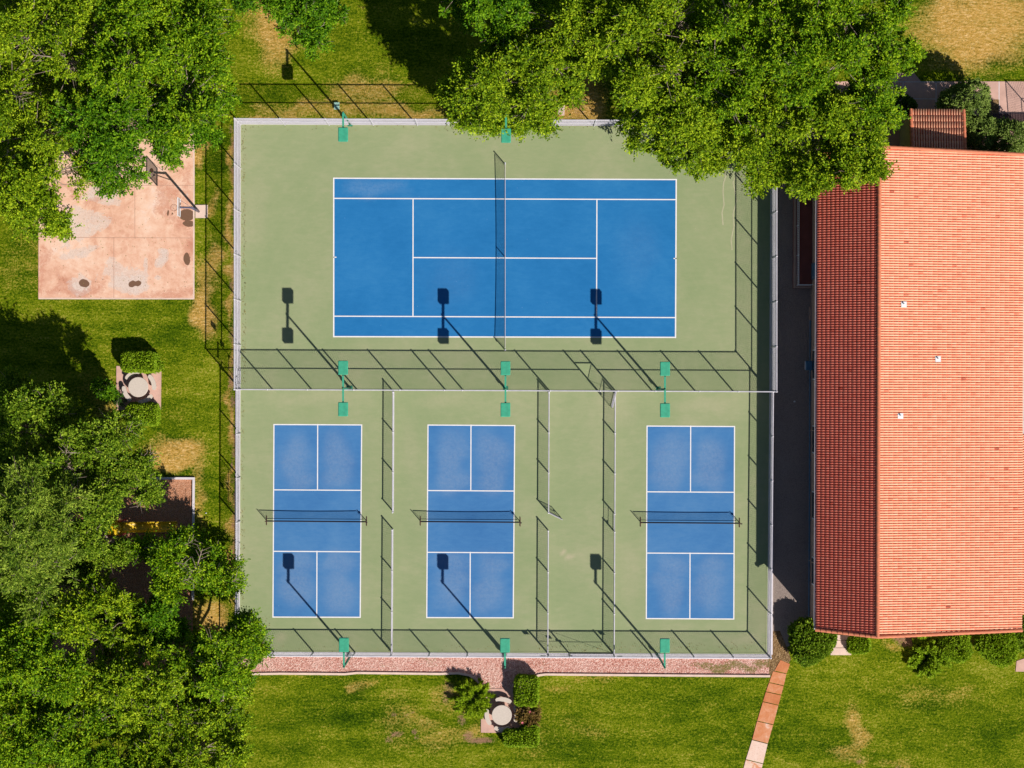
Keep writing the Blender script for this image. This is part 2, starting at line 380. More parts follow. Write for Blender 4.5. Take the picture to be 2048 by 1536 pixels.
# ---------------------------------------------------------------- setting: ground, courts, paving
DRY = [(545, 55, 42, 75, .85), (520, 20, 40, 40, .4), (735, 185, 75, 35, .55), (640, 222, 120, 22, .62), (800, 228, 110, 16, .7), (690, 205, 60, 30, .5), (1160, 205, 55, 45, 1.0),
       (1950, 60, 115, 75, .95), (1990, 20, 100, 60, .9), (1920, 110, 60, 30, .6), (404, 310, 14, 34, .8), (410, 620, 24, 45, .9), (425, 520, 20, 45, .7), (405, 560, 16, 50, .7), (428, 415, 10, 26, .6),
       (225, 815, 40, 20, .55), (345, 912, 62, 32, .95), (400, 930, 20, 45, .5), (395, 1010, 12, 60, .5), (215, 780, 60, 35, .3), (60, 520, 60, 60, .2),
       (420, 1235, 34, 30, .9), (730, 1372, 25, 14, .42), (708, 1376, 14, 10, .6), (860, 1450, 30, 20, .4), (880, 1480, 40, 30, .38), (930, 1470, 40, 20, .4), (800, 1440, 45, 60, .28), (1110, 1370, 40, 10, .4), (1190, 1362, 30, 7, .4),
       (1712, 1455, 22, 48, .62), (1700, 1510, 45, 20, .45), (1778, 1293, 26, 10, .5), (1790, 1530, 40, 10, .4), (1880, 1390, 90, 22, .22), (1930, 1385, 34, 16, .22), (1060, 1465, 40, 50, .2), (1170, 1455, 40, 25, .25),
       (464, 300, 4, 60, .8), (464, 500, 4, 160, .8), (464, 700, 4, 60, .8), (467, 900, 4, 160, .9), (466, 1100, 4, 120, .8), (560, 238, 70, 3, .7), (900, 1400, 30, 25, .4)]
SOIL = [(787, 1428, 7, 6, .85), (811, 1432, 5, 4, .75), (821, 1421, 5, 3, .9), (792, 1470, 15, 7, .8), (775, 1480, 10, 7, .65), (824, 1466, 6, 5, 1), (829, 1478, 5, 5, .9), (842, 1422, 3, 3, .8),
        (960, 1480, 28, 7, 1), (935, 1470, 12, 10, .9), (925, 1440, 12, 14, .7), (895, 1385, 14, 22, .7), (1820, 1283, 30, 12, 1), (1800, 1272, 22, 8, 1),
        (1795, 1533, 12, 5, .6), (1718, 1525, 10, 6, .7), (1160, 215, 14, 22, .55), (1215, 240, 60, 4, .8)]
LUSH = [(1970, 130, 90, 45, 1), (1880, 60, 50, 60, .7), (440, 330, 18, 60, .8), (440, 470, 20, 60, .8), (560, 205, 70, 25, .8), (420, 1060, 40, 80, .5), (350, 860, 60, 50, .5), (640, 1440, 160, 80, .5), (1300, 1450, 250, 80, .35), (380, 700, 60, 60, .4)]
for _k in range(46):
    _y = 255 + _k * 21 + random.random() * 12; SOIL.append((465.5 + random.random() * 3, _y, 3.5 + random.random() * 2.5, 9 + random.random() * 10, .55 + .4 * random.random())); DRY.append((461 + random.random() * 5, _y + 6, 7, 16, .35 + .45 * random.random()))
def ground():
    fine_x = np.arange(-39, 39.01, 0.2); fine_y = np.arange(-30, 30.01, 0.2)
    out = np.array([45, 60, 90, 150, 300, 700.0])
    xs = np.concatenate([-out[::-1], fine_x, out]); ys = np.concatenate([-out[::-1], fine_y, out])
    f = lambda X, Y: {'dry': spots(X, Y, DRY, 3), 'soil': spots(X, Y, SOIL, 5, 0.2), 'lush': spots(X, Y, LUSH, 9)}
    tag(grid_sheet('ground', xs, ys, 0.0, M['grass'], f), 'mown green lawn with dry tan patches around the courts', 'lawn', kind='structure')
ground()

def rect_grid(name, q, z, mat, attr_fn, step=0.25, parent=None):
    """q = four photograph corners (tl, tr, br, bl)"""
    P = [np.array(g2(*c)) for c in q]
    w = np.linalg.norm(P[1] - P[0]); h = np.linalg.norm(P[3] - P[0])
    nu, nv = max(2, int(w / step)), max(2, int(h / step))
    U, Vv = np.meshgrid(np.linspace(0, 1, nu), np.linspace(1, 0, nv), indexing='ij')
    X = sum(c[0] * wt for c, wt in zip(P, ((1 - U) * (1 - Vv), U * (1 - Vv), U * Vv, (1 - U) * Vv)))
    Y = sum(c[1] * wt for c, wt in zip(P, ((1 - U) * (1 - Vv), U * (1 - Vv), U * Vv, (1 - U) * Vv)))
    V = np.stack([X.ravel(), Y.ravel(), np.full(X.size, z)], 1); I = np.arange(nu * nv).reshape(nu, nv)
    F = np.stack([I[:-1, :-1].ravel(), I[1:, :-1].ravel(), I[1:, 1:].ravel(), I[:-1, 1:].ravel()], 1)
    return np_mesh(name, V, F, mat, parent, {k: v.ravel() for k, v in attr_fn(X, Y).items()})

GS = [(560, 1280, 14, 12, .5), (1480, 1280, 40, 10, .45), (510, 420, 25, 60, .25), (1245, 830, 25, 30, .3), (900, 800, 60, 14, .3), (1120, 1112, 6, 3, 1.2), (1133, 1115, 6, 4, 1.2), (640, 800, 90, 12, .3), (1400, 810, 60, 12, .3), (820, 900, 14, 50, .25), (1260, 1150, 20, 60, .25), (484, 1030, 6, 8, .6)]
court = rect_grid('court', [(481, 249, ), (1542, 254), (1537, 1309), (478.5, 1304)], 0.03, M['court_green'], lambda X, Y: {'scuff': spots(X, Y, GS, 11, 0.3)}, 0.3)
tag(court, 'green coated court surface inside the chain link fences', 'court surface', kind='structure')
# court edge
e = MB(); e.prism([g2(481, 249), g2(1542, 254), g2(1537, 1309), g2(478.5, 1304)], -0.2, 0.026); e.build('slab_edge', M['court_green'], court)
ZP, ZL = 0.034, 0.038
blue = rect_grid('tennis_court_paint', [(667, 357), (1352, 359.5), (1351, 674), (667, 673)], ZP, M['blue_tennis'], lambda X, Y: {'scuff': spots(X, Y, [(750, 380, 60, 12, .5), (900, 560, 50, 50, .12), (1270, 500, 40, 60, .12)], 13)}, 0.4)
tag(blue, 'blue painted tennis court rectangle in the upper enclosure', 'tennis court', kind='structure')
def line_px(mb, a, b, w):
    A = Vector(g2(*a)); B = Vector(g2(*b)); d = (B - A).normalized(); n = Vector((-d.y, d.x)) * w / 2; A = A - d * w / 2; B = B + d * w / 2
    mb.sheet([tuple(A + n), tuple(B + n), tuple(B - n), tuple(A - n)], ZL)
def lines(parent, segs, w=0.055, name='court_line'):
    for i, s in enumerate(segs):
        mb = MB(); line_px(mb, s[0], s[1], s[2] if len(s) > 2 else w)
        for k in range(len(mb.v)): mb.v[k] = (mb.v[k][0], mb.v[k][1], ZL + 0.0007 * (i % 7))
        mb.build(name, M['line'], parent)
lines(blue, [((667.5, 356.5), (1352.5, 359.2), .085), ((667.5, 673.3), (1351, 674.8), .085), ((667.5, 356.5), (667.5, 673.3), .09), ((1352.5, 359.2), (1351, 674.8), .09),
             ((667.5, 396.8), (1352, 399.3), .075), ((667.5, 632.4), (1351, 635.2), .075), ((826.2, 397.5), (826, 633), .075), ((1193.8, 398.6), (1193, 634.6), .075), ((826, 515.2), (1193, 516.8), .075),
             ((668, 514.5), (672, 514.5), .07), ((1348, 517), (1352, 517), .07)])
def pickle(q, ky, cx, where):
    (x0, y0), (x1, y1), (x2, y2), (x3, y3) = q
    sc = []
    mx = (x0 + x1) / 2; xa, xb = x0 + (x1 - x0) * .27, x0 + (x1 - x0) * .73
    for xx in (xa, xb):
        sc += [(xx, y0 + 65, 28, 44, .5), (xx, y0 + 108, 30, 22, .5), (xx, y0 + 278, 30, 22, .45), (xx, y0 + 330, 30, 40, .5)]
    c = rect_grid('pickleball_court_paint', q, ZP, M['blue_pickle'], lambda X, Y: {'scuff': spots(X, Y, sc, int(x0), 0.4)}, 0.2)
    tag(c, where, 'pickleball court', 'blue pickleball court rectangles', 'structure')
    k1, k2 = ky; L = lambda t: x0 + (x3 - x0) * t; R = lambda t: x1 + (x2 - x1) * t
    f = lambda y: (y - y0) / (y3 - y0)
    lines(c, [((x0, y0), (x1, y1), .075), ((x3, y3), (x2, y2), .075), ((x0, y0), (x3, y3), .075), ((x1, y1), (x2, y2), .075),
              ((L(f(k1)), k1), (R(f(k1)), k1 + 1), .07), ((L(f(k2)), k2), (R(f(k2)), k2 + 1), .07), ((cx[0], y0), (cx[0] - .4, k1), .07), ((cx[1], k2), (cx[1] - .4, y3), .07)])
pickle([(548, 849), (723.5, 849.8), (720.5, 1234.5), (546, 1234)], (979.6, 1102.5), (635.5, 634), 'blue pickleball rectangle nearest the left fence')
pickle([(856, 850), (1029.5, 851), (1026.5, 1235.5), (853.5, 1235)], (981, 1104.5), (942, 940.5), 'middle blue pickleball rectangle of the three')
pickle([(1294, 852), (1469, 853), (1467.5, 1238), (1292.5, 1237)], (983.5, 1106), (1381.3, 1380), 'blue pickleball rectangle nearest the tiled building')

# wandering crack fillers in the green coating, top right of the tennis enclosure
def ribbon(name, pts, w, z, mat, parent):
    P = [Vector(g2(*p)) for p in pts]; V = []; F = []
    for i, p in enumerate(P):
        d = (P[min(i + 1, len(P) - 1)] - P[max(i - 1, 0)]).normalized(); n = Vector((-d.y, d.x)) * w / 2
        V += [(p.x + n.x, p.y + n.y, z), (p.x - n.x, p.y - n.y, z)]
        if i: F.append((2 * i - 2, 2 * i - 1, 2 * i + 1, 2 * i))
    mb = MB(); mb.add(V, F); return mb.build(name, mat, parent)
M['crack'] = simple('crack_filler', (0.46, 0.44, 0.28), 0.85, 0, 0.08)
ribbon('crack', [(1424, 314), (1432, 324), (1444, 330), (1450, 345), (1452, 352), (1447, 366), (1446, 384), (1448, 410), (1444, 425), (1446, 450)], 0.09, 0.035, M['crack'], court)
ribbon('crack', [(1483, 310), (1476, 325), (1470, 340), (1472, 352), (1466, 364), (1470, 384), (1473, 402), (1466, 428), (1468, 452), (1462, 480), (1464, 500)], 0.08, 0.035, M['crack'], court)

def band(name, poly, z0, z1, mat, label, cat, kind='structure', group=None):
    mb = MB(); mb.prism([g2(*p) for p in poly], z0, z1); return tag(mb.build(name, mat), label, cat, group, kind)
band('kerb', [(469.5, 239), (1551, 243), (1551, 253), (469.5, 249)], -.1, .10, M['conc_band'], 'pale concrete strip under the top fence', 'kerb')
band('kerb', [(469.5, 249), (481.5, 249), (481, 779), (470, 779)], -.1, .097, M['conc_band'], 'pale concrete strip under the upper left fence', 'kerb')
band('kerb', [(471.5, 780), (481, 780), (479.5, 1304), (470.5, 1304)], -.1, .094, M['conc_band'], 'pale concrete strip under the lower left fence', 'kerb')
band('kerb', [(470.5, 1304), (1537, 1309), (1537, 1318), (470.5, 1313)], -.1, .09, M['conc_band'], 'pale concrete strip along the bottom fence', 'kerb')
band('kerb', [(1541, 253.5), (1551, 253.5), (1545, 1309), (1536, 1309)], -.1, .086, M['conc_band'], 'concrete strip between right fence and alley gravel', 'kerb')

# gravel strip below the courts
def poly_sheet(name, poly, z, mat, label, cat, attr=None, step=0.25):
    """triangulated polygon sheet with shader attributes sampled from an inside-test grid"""
    P = np.array([g2(*p) for p in poly]); x0, y0 = P.min(0); x1, y1 = P.max(0)
    if attr is None:
        mb = MB(); mb.sheet([tuple(p) for p in P], z); o = mb.build(name, mat)
    else:
        import bmesh
        bm = bmesh.new(); vs = [bm.verts.new((p[0], p[1], z)) for p in P]; bm.faces.new(vs)
        bmesh.ops.triangulate(bm, faces=bm.faces[:])
        for _ in range(5): bmesh.ops.subdivide_edges(bm, edges=[e for e in bm.edges if e.calc_length() > step * 2], cuts=1, use_grid_fill=True)
        me = bpy.data.meshes.new(name); bm.to_mesh(me); bm.free()
        co = np.zeros(len(me.vertices) * 3); me.vertices.foreach_get('co', co); co = co.reshape(-1, 3)
        for k, v in attr(co[:, 0], co[:, 1]).items():
            a = me.attributes.new(k, 'FLOAT', 'POINT'); a.data.foreach_set('value', v.astype(np.float32))
        o = link_mesh(name, me, mat)
        if me.polygons and me.polygons[0].normal.z < 0: me.flip_normals()
    return tag(o, label, cat, kind='structure')
poly_sheet('gravel_bed', [(468, 1313), (1537, 1318), (1546, 1330), (1540, 1352), (1300, 1351), (1088, 1350), (1070, 1356), (1062, 1370), (1050, 1379), (962, 1379), (960, 1374), (955, 1366), (935, 1350), (900, 1345), (700, 1348), (468, 1349)], 0.012, M['gravel_pink'],
           'pink gravel strip between the bottom fence and the lawn', 'gravel', lambda X, Y: {'weed': spots(X, Y, [(1450, 1335, 90, 14, .75), (1180, 1330, 120, 10, .3), (1530, 1325, 30, 20, .8), (850, 1326, 60, 9, .55), (780, 1338, 40, 7, .5), (1080, 1325, 20, 14, .5), (1030, 1495, 80, 40, .8)], 21)})
def curb(name, pts, w, h, mat, label, cat):
    P = [Vector(g2(*p)) for p in pts]; rings = []
    for i, p in enumerate(P):
        d = (P[min(i + 1, len(P) - 1)] - P[max(i - 1, 0)]).normalized(); n = Vector((-d.y, d.x)) * w / 2
        rings.append([(p.x + n.x, p.y + n.y, -.05), (p.x + n.x * .9, p.y + n.y * .9, h), (p.x - n.x * .9, p.y - n.y * .9, h), (p.x - n.x, p.y - n.y, -.05)])
    mb = MB(); mb.rings(rings, True); return tag(mb.build(name, mat), label, cat, kind='structure')
curb('kerb', [(468, 1348.5), (560, 1347), (640, 1347.5), (690, 1348), (715, 1345.5), (800, 1346.5), (880, 1347.5), (915, 1346), (938, 1350), (952, 1358), (962, 1371)], .16, .12, M['conc_kerb'], 'peach lawn kerb curving behind the spiky shrub', 'kerb')
curb('kerb', [(1063, 1360), (1068, 1354), (1078, 1350), (1092, 1348.5), (1200, 1349.5), (1400, 1351), (1540, 1352)], .16, .12, M['conc_kerb'], 'peach lawn kerb from the rose hedge to the stone path', 'kerb')

# basketball slab
PALE = [(160, 566, 30, 16, .95), (265, 562, 34, 22, .95), (320, 510, 18, 16, .9), (200, 395, 40, 14, .8), (170, 450, 40, 25, .7), (165, 500, 45, 12, .6), (240, 545, 60, 18, .5), (325, 545, 10, 6, .75), (278, 527, 6, 8, .7), (150, 440, 30, 20, .6), (370, 395, 25, 15, .3)]
WET = [(168, 567, 9, 8, 1.05), (262, 567, 8, 7, 1.05), (274, 568, 7, 6, 1.05), (373, 517, 7, 15, 1.05), (374, 432, 13, 13, 1.0), (378, 450, 12, 6, .95), (353, 326, 14, 6, 1.0), (337, 427, 3, 6, .95), (302, 340, 5, 6, .8), (348, 430, 2, 3, .95)]
RED = [(330, 400, 30, 40, .75), (350, 420, 30, 35, .6), (150, 580, 60, 18, .7), (340, 585, 50, 20, .75), (375, 500, 20, 60, .6), (90, 540, 14, 50, .6), (150, 392, 20, 8, .8), (360, 360, 10, 25, .6), (350, 330, 26, 12, .5), (185, 415, 30, 12, .6)]
pad = rect_grid('basketball_slab', [(78, 236), (389.5, 237), (389, 598.5), (77, 598)], 0.05, M['pad'], lambda X, Y: {'pale': spots(X, Y, PALE, 31, .6), 'wet': spots(X, Y, WET, 33, .15), 'red': spots(X, Y, RED, 35, .9)}, 0.09)
tag(pad, 'stained salmon pink concrete basketball slab with puddle marks', 'basketball court', kind='structure')
mb = MB(); mb.prism([g2(78, 236), g2(389.5, 237), g2(389, 598.5), g2(77, 598)], -.1, .046); mb.build('slab_edge', M['conc_kerb'], pad)
M['joint'] = simple('saw_cut_joint', (0.58, 0.33, 0.24), 0.9)
for a, b in (((78, 475), (389, 476)), ((82, 370), (389, 371)), ((228, 475), (228, 598)), ((270, 240), (270, 475))):
    ribbon('joint', [a, b], 0.035, 0.0535, M['joint'], pad)
ribbon('edge_strip', [(388, 238), (387.6, 597)], 0.10, 0.054, M['conc_kerb'], pad)
ribbon('edge_strip', [(78, 597), (388, 597.4)], 0.10, 0.0545, M['conc_kerb'], pad)
band('hoop_footing', [(391, 410), (416, 410), (415.5, 436), (391, 436)], -.1, .06, M['conc_kerb'], 'small pale square footing at the basketball post', 'footing', 'structure')

# picnic pads
p1 = band('picnic_pad', [(233, 732), (323, 734), (322, 820), (233, 820)], -.1, .05, M['conc_pink'], 'pink slab under the round table on the left lawn', 'slab')
p2 = band('picnic_pad', [(962, 1377), (1048, 1377), (1046, 1466), (962, 1465)], -.1, .05, M['conc_pink'], 'pink slab under the round table below the courts', 'slab')
# playground
poly_sheet('playground_bed', [(120, 958), (385, 958), (386, 1368), (100, 1368)], 0.012, M['soil_red'], 'reddish soil of the playground under the trees', 'playground soil')
band('kerb', [(183, 953.5), (390, 954.5), (390, 959), (183, 958)], -.1, .15, M['conc_band'], 'concrete border along the top of the playground soil', 'kerb')
band('kerb', [(385.5, 959.2), (390, 959.2), (388, 1200), (383.5, 1200)], -.1, .146, M['conc_band'], 'concrete border on the right of the playground soil', 'kerb')

# alley gravel, dirt
poly_sheet('gravel_alley', [(1545, 244), (1640, 244), (1640, 1290), (1580, 1290), (1541, 1320)], 0.010, M['gravel_grey'], 'shaded grey gravel alley between right fence and building', 'gravel')
poly_sheet('dirt_patch', [(1541, 1262), (1560, 1262), (1576, 1300), (1582, 1318), (1574, 1332), (1546, 1345), (1538, 1352), (1538, 1320)], 0.016, M['dirt'], 'bare brown dirt at the top end of the stone path', 'dirt')
# flagstone path
FL = [((1561, 1320), (1580, 1328), (1573, 1346.5), (1549, 1341)), ((1546, 1342.5), (1572.5, 1348), (1567.5, 1370.5), (1538.5, 1364)), ((1538, 1365.5), (1567, 1372), (1562.5, 1389), (1532, 1382.5)),
      ((1531.5, 1384), (1562, 1390.5), (1557, 1409.5), (1526, 1402.5)), ((1525.5, 1404), (1556.5, 1411), (1546.5, 1448.5), (1514.5, 1441)), ((1514, 1442.5), (1546, 1450), (1535.5, 1486.5), (1504.5, 1478.5)),
      ((1504, 1480), (1535, 1488), (1526, 1526.5), (1492, 1518)), ((1491.5, 1519.5), (1525.5, 1528), (1517, 1560), (1483, 1552))]
TONE = [.38, .50, .44, .40, .52, .54, .8, .7]
V = []; F = []; T = []
for q, tn in zip(FL, TONE):
    m_ = MB(); m_.prism([g2(*p) for p in q], -.05, .045); b = len(V); V += m_.v; F += [tuple(i + b for i in f) for f in m_.f]; T += [tn] * len(m_.v)
me = bpy.data.meshes.new('path'); me.from_pydata(V, [], F); me.update()
a = me.attributes.new('tone', 'FLOAT', 'POINT'); a.data.foreach_set('value', np.array(T, dtype=np.float32))
tag(link_mesh('path', me, M['flag']), 'orange and pale stone flag path slanting through the lawn', 'path', kind='structure')
# paving right
pv = band('pavement', [(1660, 163), (2120, 163), (2120, 320), (1660, 320)], -.1, .02, M['conc_pink'], 'pink paved walk behind the building at top right', 'pavement')
for a, b in (((1806, 163), (1806, 195)), ((1872, 163), (1872, 222)), ((1790, 197.5), (1880, 198)), ((1998, 163), (1998, 232)), ((1740, 163), (1740, 220)), ((1790, 163.8), (1890, 164))):
    ribbon('joint', [a, b], 0.05, 0.0245, M['conc_band'], pv)
band('pavement', [(1765, 150), (1825, 142), (1842, 163), (1765, 163)], -.1, .017, M['conc_pink'], 'corner of pink paving in tree shade above the walk', 'pavement')
poly_sheet('planting_soil', [(1975, 199), (1998, 199), (1998, 230), (1970, 230)], 0.026, M['dirt'], 'small tan planting square beside the round dark shrub', 'soil')
band('pavement', [(2005, 320), (2140, 320), (2140, 1220), (2005, 1220)], -.1, .02, M['conc_pink'], 'pink paving beyond the right eave of the building', 'pavement')
st = MB()
for q in ([(1669, 1270), (1700, 1270), (1700, 1280), (1668, 1280)], [(1667, 1281), (1699, 1281), (1699, 1295), (1667, 1295)], [(1662, 1296), (1702, 1296), (1702, 1310), (1661, 1310)]):
    st.prism([g2(*p) for p in q], -.1, .05)
tag(st.build('stone_step', M['conc_kerb']), 'pale stone slabs between the bushes under the roof edge', 'step', kind='structure')
band('pavement', [(2033, 1322), (2100, 1300), (2100, 1344), (2031, 1343)], -.1, .04, M['conc_pink'], 'corner of pale paving at the right edge of lower lawn', 'pavement')
band('pavement', [(1115, 206), (1130, 206), (1129, 231), (1113, 230)], -.1, .05, M['conc_kerb'], 'small pink slab under the tree behind the top fence', 'slab')

# ---------------------------------------------------------------- chain link fences
def chain_mesh(L, h, z0, w=0.13, r=0.0047):
    """diagonal wires of a fabric L long, from z0 to h, in the local xz plane"""
    V = []; F = []; hh = h - z0
    segs = []
    n = int((L + hh) / w)
    for i in range(n + 1):
        s = -hh + i * w
        a0 = max(0, -s); a1 = min(hh, L - s)
        if a1 - a0 > 0.02: segs.append((s + a0, z0 + a0, s + a1, z0 + a1)); 
        a0 = max(0, s - L + hh) if False else 0
    for i in range(n + 1):
        s = i * w
        a0 = max(0, s - L); a1 = min(hh, s)
        if a1 - a0 > 0.02: segs.append((s - a0, z0 + a0, s - a1, z0 + a1))
    A = np.array(segs); m = len(A)
    if not m: return np.zeros((0, 3)), np.zeros((0, 4), int)
    p = np.stack([A[:, 0], np.zeros(m), A[:, 1]], 1); q = np.stack([A[:, 2], np.zeros(m), A[:, 3]], 1)
    d = (q - p) / np.linalg.norm(q - p, axis=1)[:, None]; nrm = np.stack([-d[:, 2], np.zeros(m), d[:, 0]], 1)
    yv = np.array([0, 1.0, 0]); offs = [nrm * r, -nrm * r * .5 + yv * r * .87, -nrm * r * .5 - yv * r * .87]
    Vs = np.stack([p + offs[0], p + offs[1], p + offs[2], q + offs[0], q + offs[1], q + offs[2]], 1).reshape(-1, 3)
    b = (np.arange(m) * 6)[:, None]
    Fs = np.concatenate([b + np.array([[0, 1, 4, 3]]), b + np.array([[1, 2, 5, 4]]), b + np.array([[2, 0, 3, 5]])])
    return Vs, Fs
POSTMESH = {}
def post_mesh(h, r):
    k = (round(h, 2), r)
    if k not in POSTMESH:
        m_ = MB(); m_.tube([(0, 0, 0), (0, 0, h)], r, 10); m_.tube([(0, 0, h), (0, 0, h + .04), (0, 0, h + .06)], [r * 1.25, r * 1.1, r * .3], 10)
        me = bpy.data.meshes.new('post'); me.from_pydata(m_.v, [], m_.f); me.update(); me.materials.append(M['galv']); POSTMESH[k] = me
    return POSTMESH[k]
def fence(a, b, h, posts, label, mids=(), group='chain link fence runs', w=0.13, pr=0.05, skip=(), low=0.06, rr=0.042, name='chain_link_fence', mesh_gap=None, z=0.03):
    """a, b = base end points in photograph pixels; posts = fractions or a spacing in metres"""
    A = Vector(g(*a)); B = Vector(g(*b)); d = B - A; L = d.length; ang = math.atan2(d.y, d.x)
    root = empty(name, (A.x, A.y, z), label, 'fence', group, ang)
    if isinstance(posts, (int, float)):
        n = max(1, round(L / posts)); fr = [i / n for i in range(n + 1)]
    else: fr = posts
    for f in fr:
        o = bpy.data.objects.new('post', post_mesh(h, pr)); COL.objects.link(o); o.parent = root; o.location = (f * L, 0, 0)
    m_ = MB(); m_.tube([(0, 0, h - .03), (L, 0, h - .03)], rr, 8); m_.build('top_rail', M['galv'], root)
    for mz in mids:
        m_ = MB(); gaps = mesh_gap if mesh_gap and mz < mesh_gap[2] else None
        if gaps: m_.tube([(0, .0, mz), (gaps[0], 0, mz)], rr * .85, 8); m_.tube([(gaps[1], 0, mz), (L, 0, mz)], rr * .85, 8)
        else: m_.tube([(0, 0, mz), (L, 0, mz)], rr * .85, 8)
        m_.build('mid_rail', M['galv'], root)
    if mesh_gap:
        g0, g1, gz = mesh_gap
        parts = [(0, g0, low), (g1, L, low), (g0, g1, gz)]
        m_ = MB(); m_.tube([(g0, 0, gz), (g1, 0, gz)], rr, 8); m_.build('door_header', M['galv'], root)
    else: parts = [(0, L, low)]
    Vs = []; Fs = []; c = 0
    for (p, q, z0) in parts:
        if q - p < .05: continue
        v, f = chain_mesh(q - p, h - .04, z0, w); np_mesh('wire_fabric', v + np.array([p, 0.03, 0]), f, M['wire'], root)
    m_ = MB(); m_.tube([(0, .03, low), ((mesh_gap[0] if mesh_gap else L), .03, low)], .008, 4)
    if mesh_gap: m_.tube([(mesh_gap[1], .03, low), (L, .03, low)], .008, 4)
    m_.build('bottom_wire', M['wire'], root)
    return root, L
HT, HL, HD = 3.36, 1.92, 1.08
def gate_leaf(parent, hinge_local, width, h, ang, z0=0.08, brace=True, two=False):
    """a framed chain link gate leaf; part of its fence"""
    e_ = bpy.data.objects.new('gate', None)
    m_ = MB()
    pts = [(0, 0, z0), (width, 0, z0), (width, 0, h), (0, 0, h)]
    for i in range(4): m_.tube([pts[i], pts[(i + 1) % 4]], .024, 8)
    m_.tube([(0, 0, (z0 + h) / 2), (width, 0, (z0 + h) / 2)], .018, 6)
    if brace: m_.tube([(0.02, 0.01, z0), (width - .02, 0.01, h)], .010, 6)
    o = m_.build('gate', M['galv'], parent); o.location = hinge_local; o.rotation_euler = (0, 0, ang)
    v, f = chain_mesh(width, h, z0, .12); np_mesh('gate_fabric', v + np.array([0, .02, 0]), f, M['wire'], o)
    l_ = MB(); l_.box(width - .14, -.03, 1.0 if h > 1.4 else .6, width - .02, .04, 1.12 if h > 1.4 else .7); l_.build('latch', M['dark_pole'], o)
    return o
def sign_part(parent, x, z0, z1, w=.3, y=.05):
    m_ = MB(); m_.box(x - w / 2, y, z0, x + w / 2, y + .012, z1); return m_.build('sign', M['sign'], parent)

fN, LN = fence((482, 249.5), (1541, 254), HT, 3.05, 'tall chain link fence along the top of the tennis court', (1.78,), z=.09)
fW, LW = fence((481.5, 778.5), (482, 249.5), HT, 3.05, 'tall chain link fence left of the tennis court with a gate', (1.78,), z=.09, mesh_gap=(.35, 1.45, 2.15))
gate_leaf(fW, (.38, 0, 0), 1.04, 2.1, 0, brace=False)
sign_part(fW, .05, 1.5, 1.95, .32, .06); sign_part(fW, 1.75, 1.45, 1.85, .32, .06); sign_part(fW, 2.3, 2.25, 2.75, .4, .06)
xg0 = (1196 - 481.5) / S; xg1 = (1230.5 - 481.5) / S
fM, LM = fence((481.5, 778.5), (1541, 783), HT, [0, 64 / 1059.5, 142 / 1059.5, 233 / 1059.5, 323 / 1059.5, 410 / 1059.5, 445 / 1059.5, 532 / 1059.5, 617 / 1059.5, 714.5 / 1059.5, 749 / 1059.5, 823 / 1059.5, 909 / 1059.5, 985 / 1059.5, 1.0],
               'tall chain link fence dividing tennis from pickleball courts', (1.78,), mesh_gap=(xg0, xg1, 2.35))
gate_leaf(fM, (xg1 - .03, -.02, 0), 1.14, 2.3, math.radians(-103), brace=True)
fE, LE = fence((1541, 783), (1541, 254), HT, 3.05, 'tall chain link fence between tennis court and shaded alley', (1.78,), z=.09)
fL, _ = fence((479.5, 1304.5), (481, 779.5), HL, 3.05, 'low chain link fence left of the pickleball courts', (), z=.09)
gate_leaf(fL, (9.25, 0.07, 0), 1.25, HL - .08, 0, brace=False); gate_leaf(fL, (11.9, 0.07, 0), 1.25, HL - .08, math.pi, brace=False); sign_part(fL, 10.25, 1.35, 1.75, .34, .10)
fence((1534.5, 1309), (1539.5, 784), HL, 3.05, 'low chain link fence between pickleball courts and alley', (), z=.09)
Lb = 1058.0 / S
fB, LB = fence((478.5, 1304), (1535, 1308.5), HL, [0, 70 / 1056, 149 / 1056, 232 / 1056, 306 / 1056, 381 / 1056, 457 / 1056, 533 / 1056, 617 / 1056, 660 / 1056, 748 / 1056, 823 / 1056, 905 / 1056, 983 / 1056, 1.0],
               'chain link fence with a double gate along the bottom of the pickleball courts', (), z=.06, mesh_gap=((1096 - 478.5) / S, (1227 - 478.5) / S, HL - .05))
gate_leaf(fB, ((1097 - 478.5) / S, 0.02, 0), 41 / S, HL - .06, 0, brace=False)
gate_leaf(fB, ((1226 - 478.5) / S, -.02, 0), 86 / S, HL - .06, math.pi, brace=True)
sign_part(fB, (1085 - 478.5) / S, 1.5, 1.88, .36); sign_part(fB, (1124 - 478.5) / S, 1.15, 1.42, .34); sign_part(fB, (1237 - 478.5) / S, 1.5, 1.88, .36)
GD = 'low divider fences between pickleball courts'
fence((787.7, 784), (786.8, 1023), HD, 2.95, 'low divider right of the left pickleball court, upper run', group=GD)
fence((785.8, 1058), (784.5, 1303), HD, 2.95, 'low divider right of the left pickleball court, lower run', group=GD)
d2, _ = fence((1097.5, 785), (1096.5, 1024), HD, 2.95, 'low divider right of the middle pickleball court, upper run with a swung open gate', group=GD)
gate_leaf(d2, (239 / S, 0, 0), 1.06, HD - .05, math.radians(64), z0=.1, brace=False)
fence((1096, 1060), (1095, 1305), HD, 2.95, 'low divider right of the middle pickleball court, lower run', group=GD)
d3, _ = fence((1229, 786), (1228, 1026), HD, 2.95, 'low divider left of the right pickleball court, upper run with a closed gate', group=GD)
gate_leaf(d3, (240.5 / S, 0, 0), 1.18, HD - .05, 0, z0=.1, brace=False)
fence((1227.8, 1062), (1226.8, 1306), HD, 2.95, 'low divider left of the right pickleball court, lower run', group=GD)
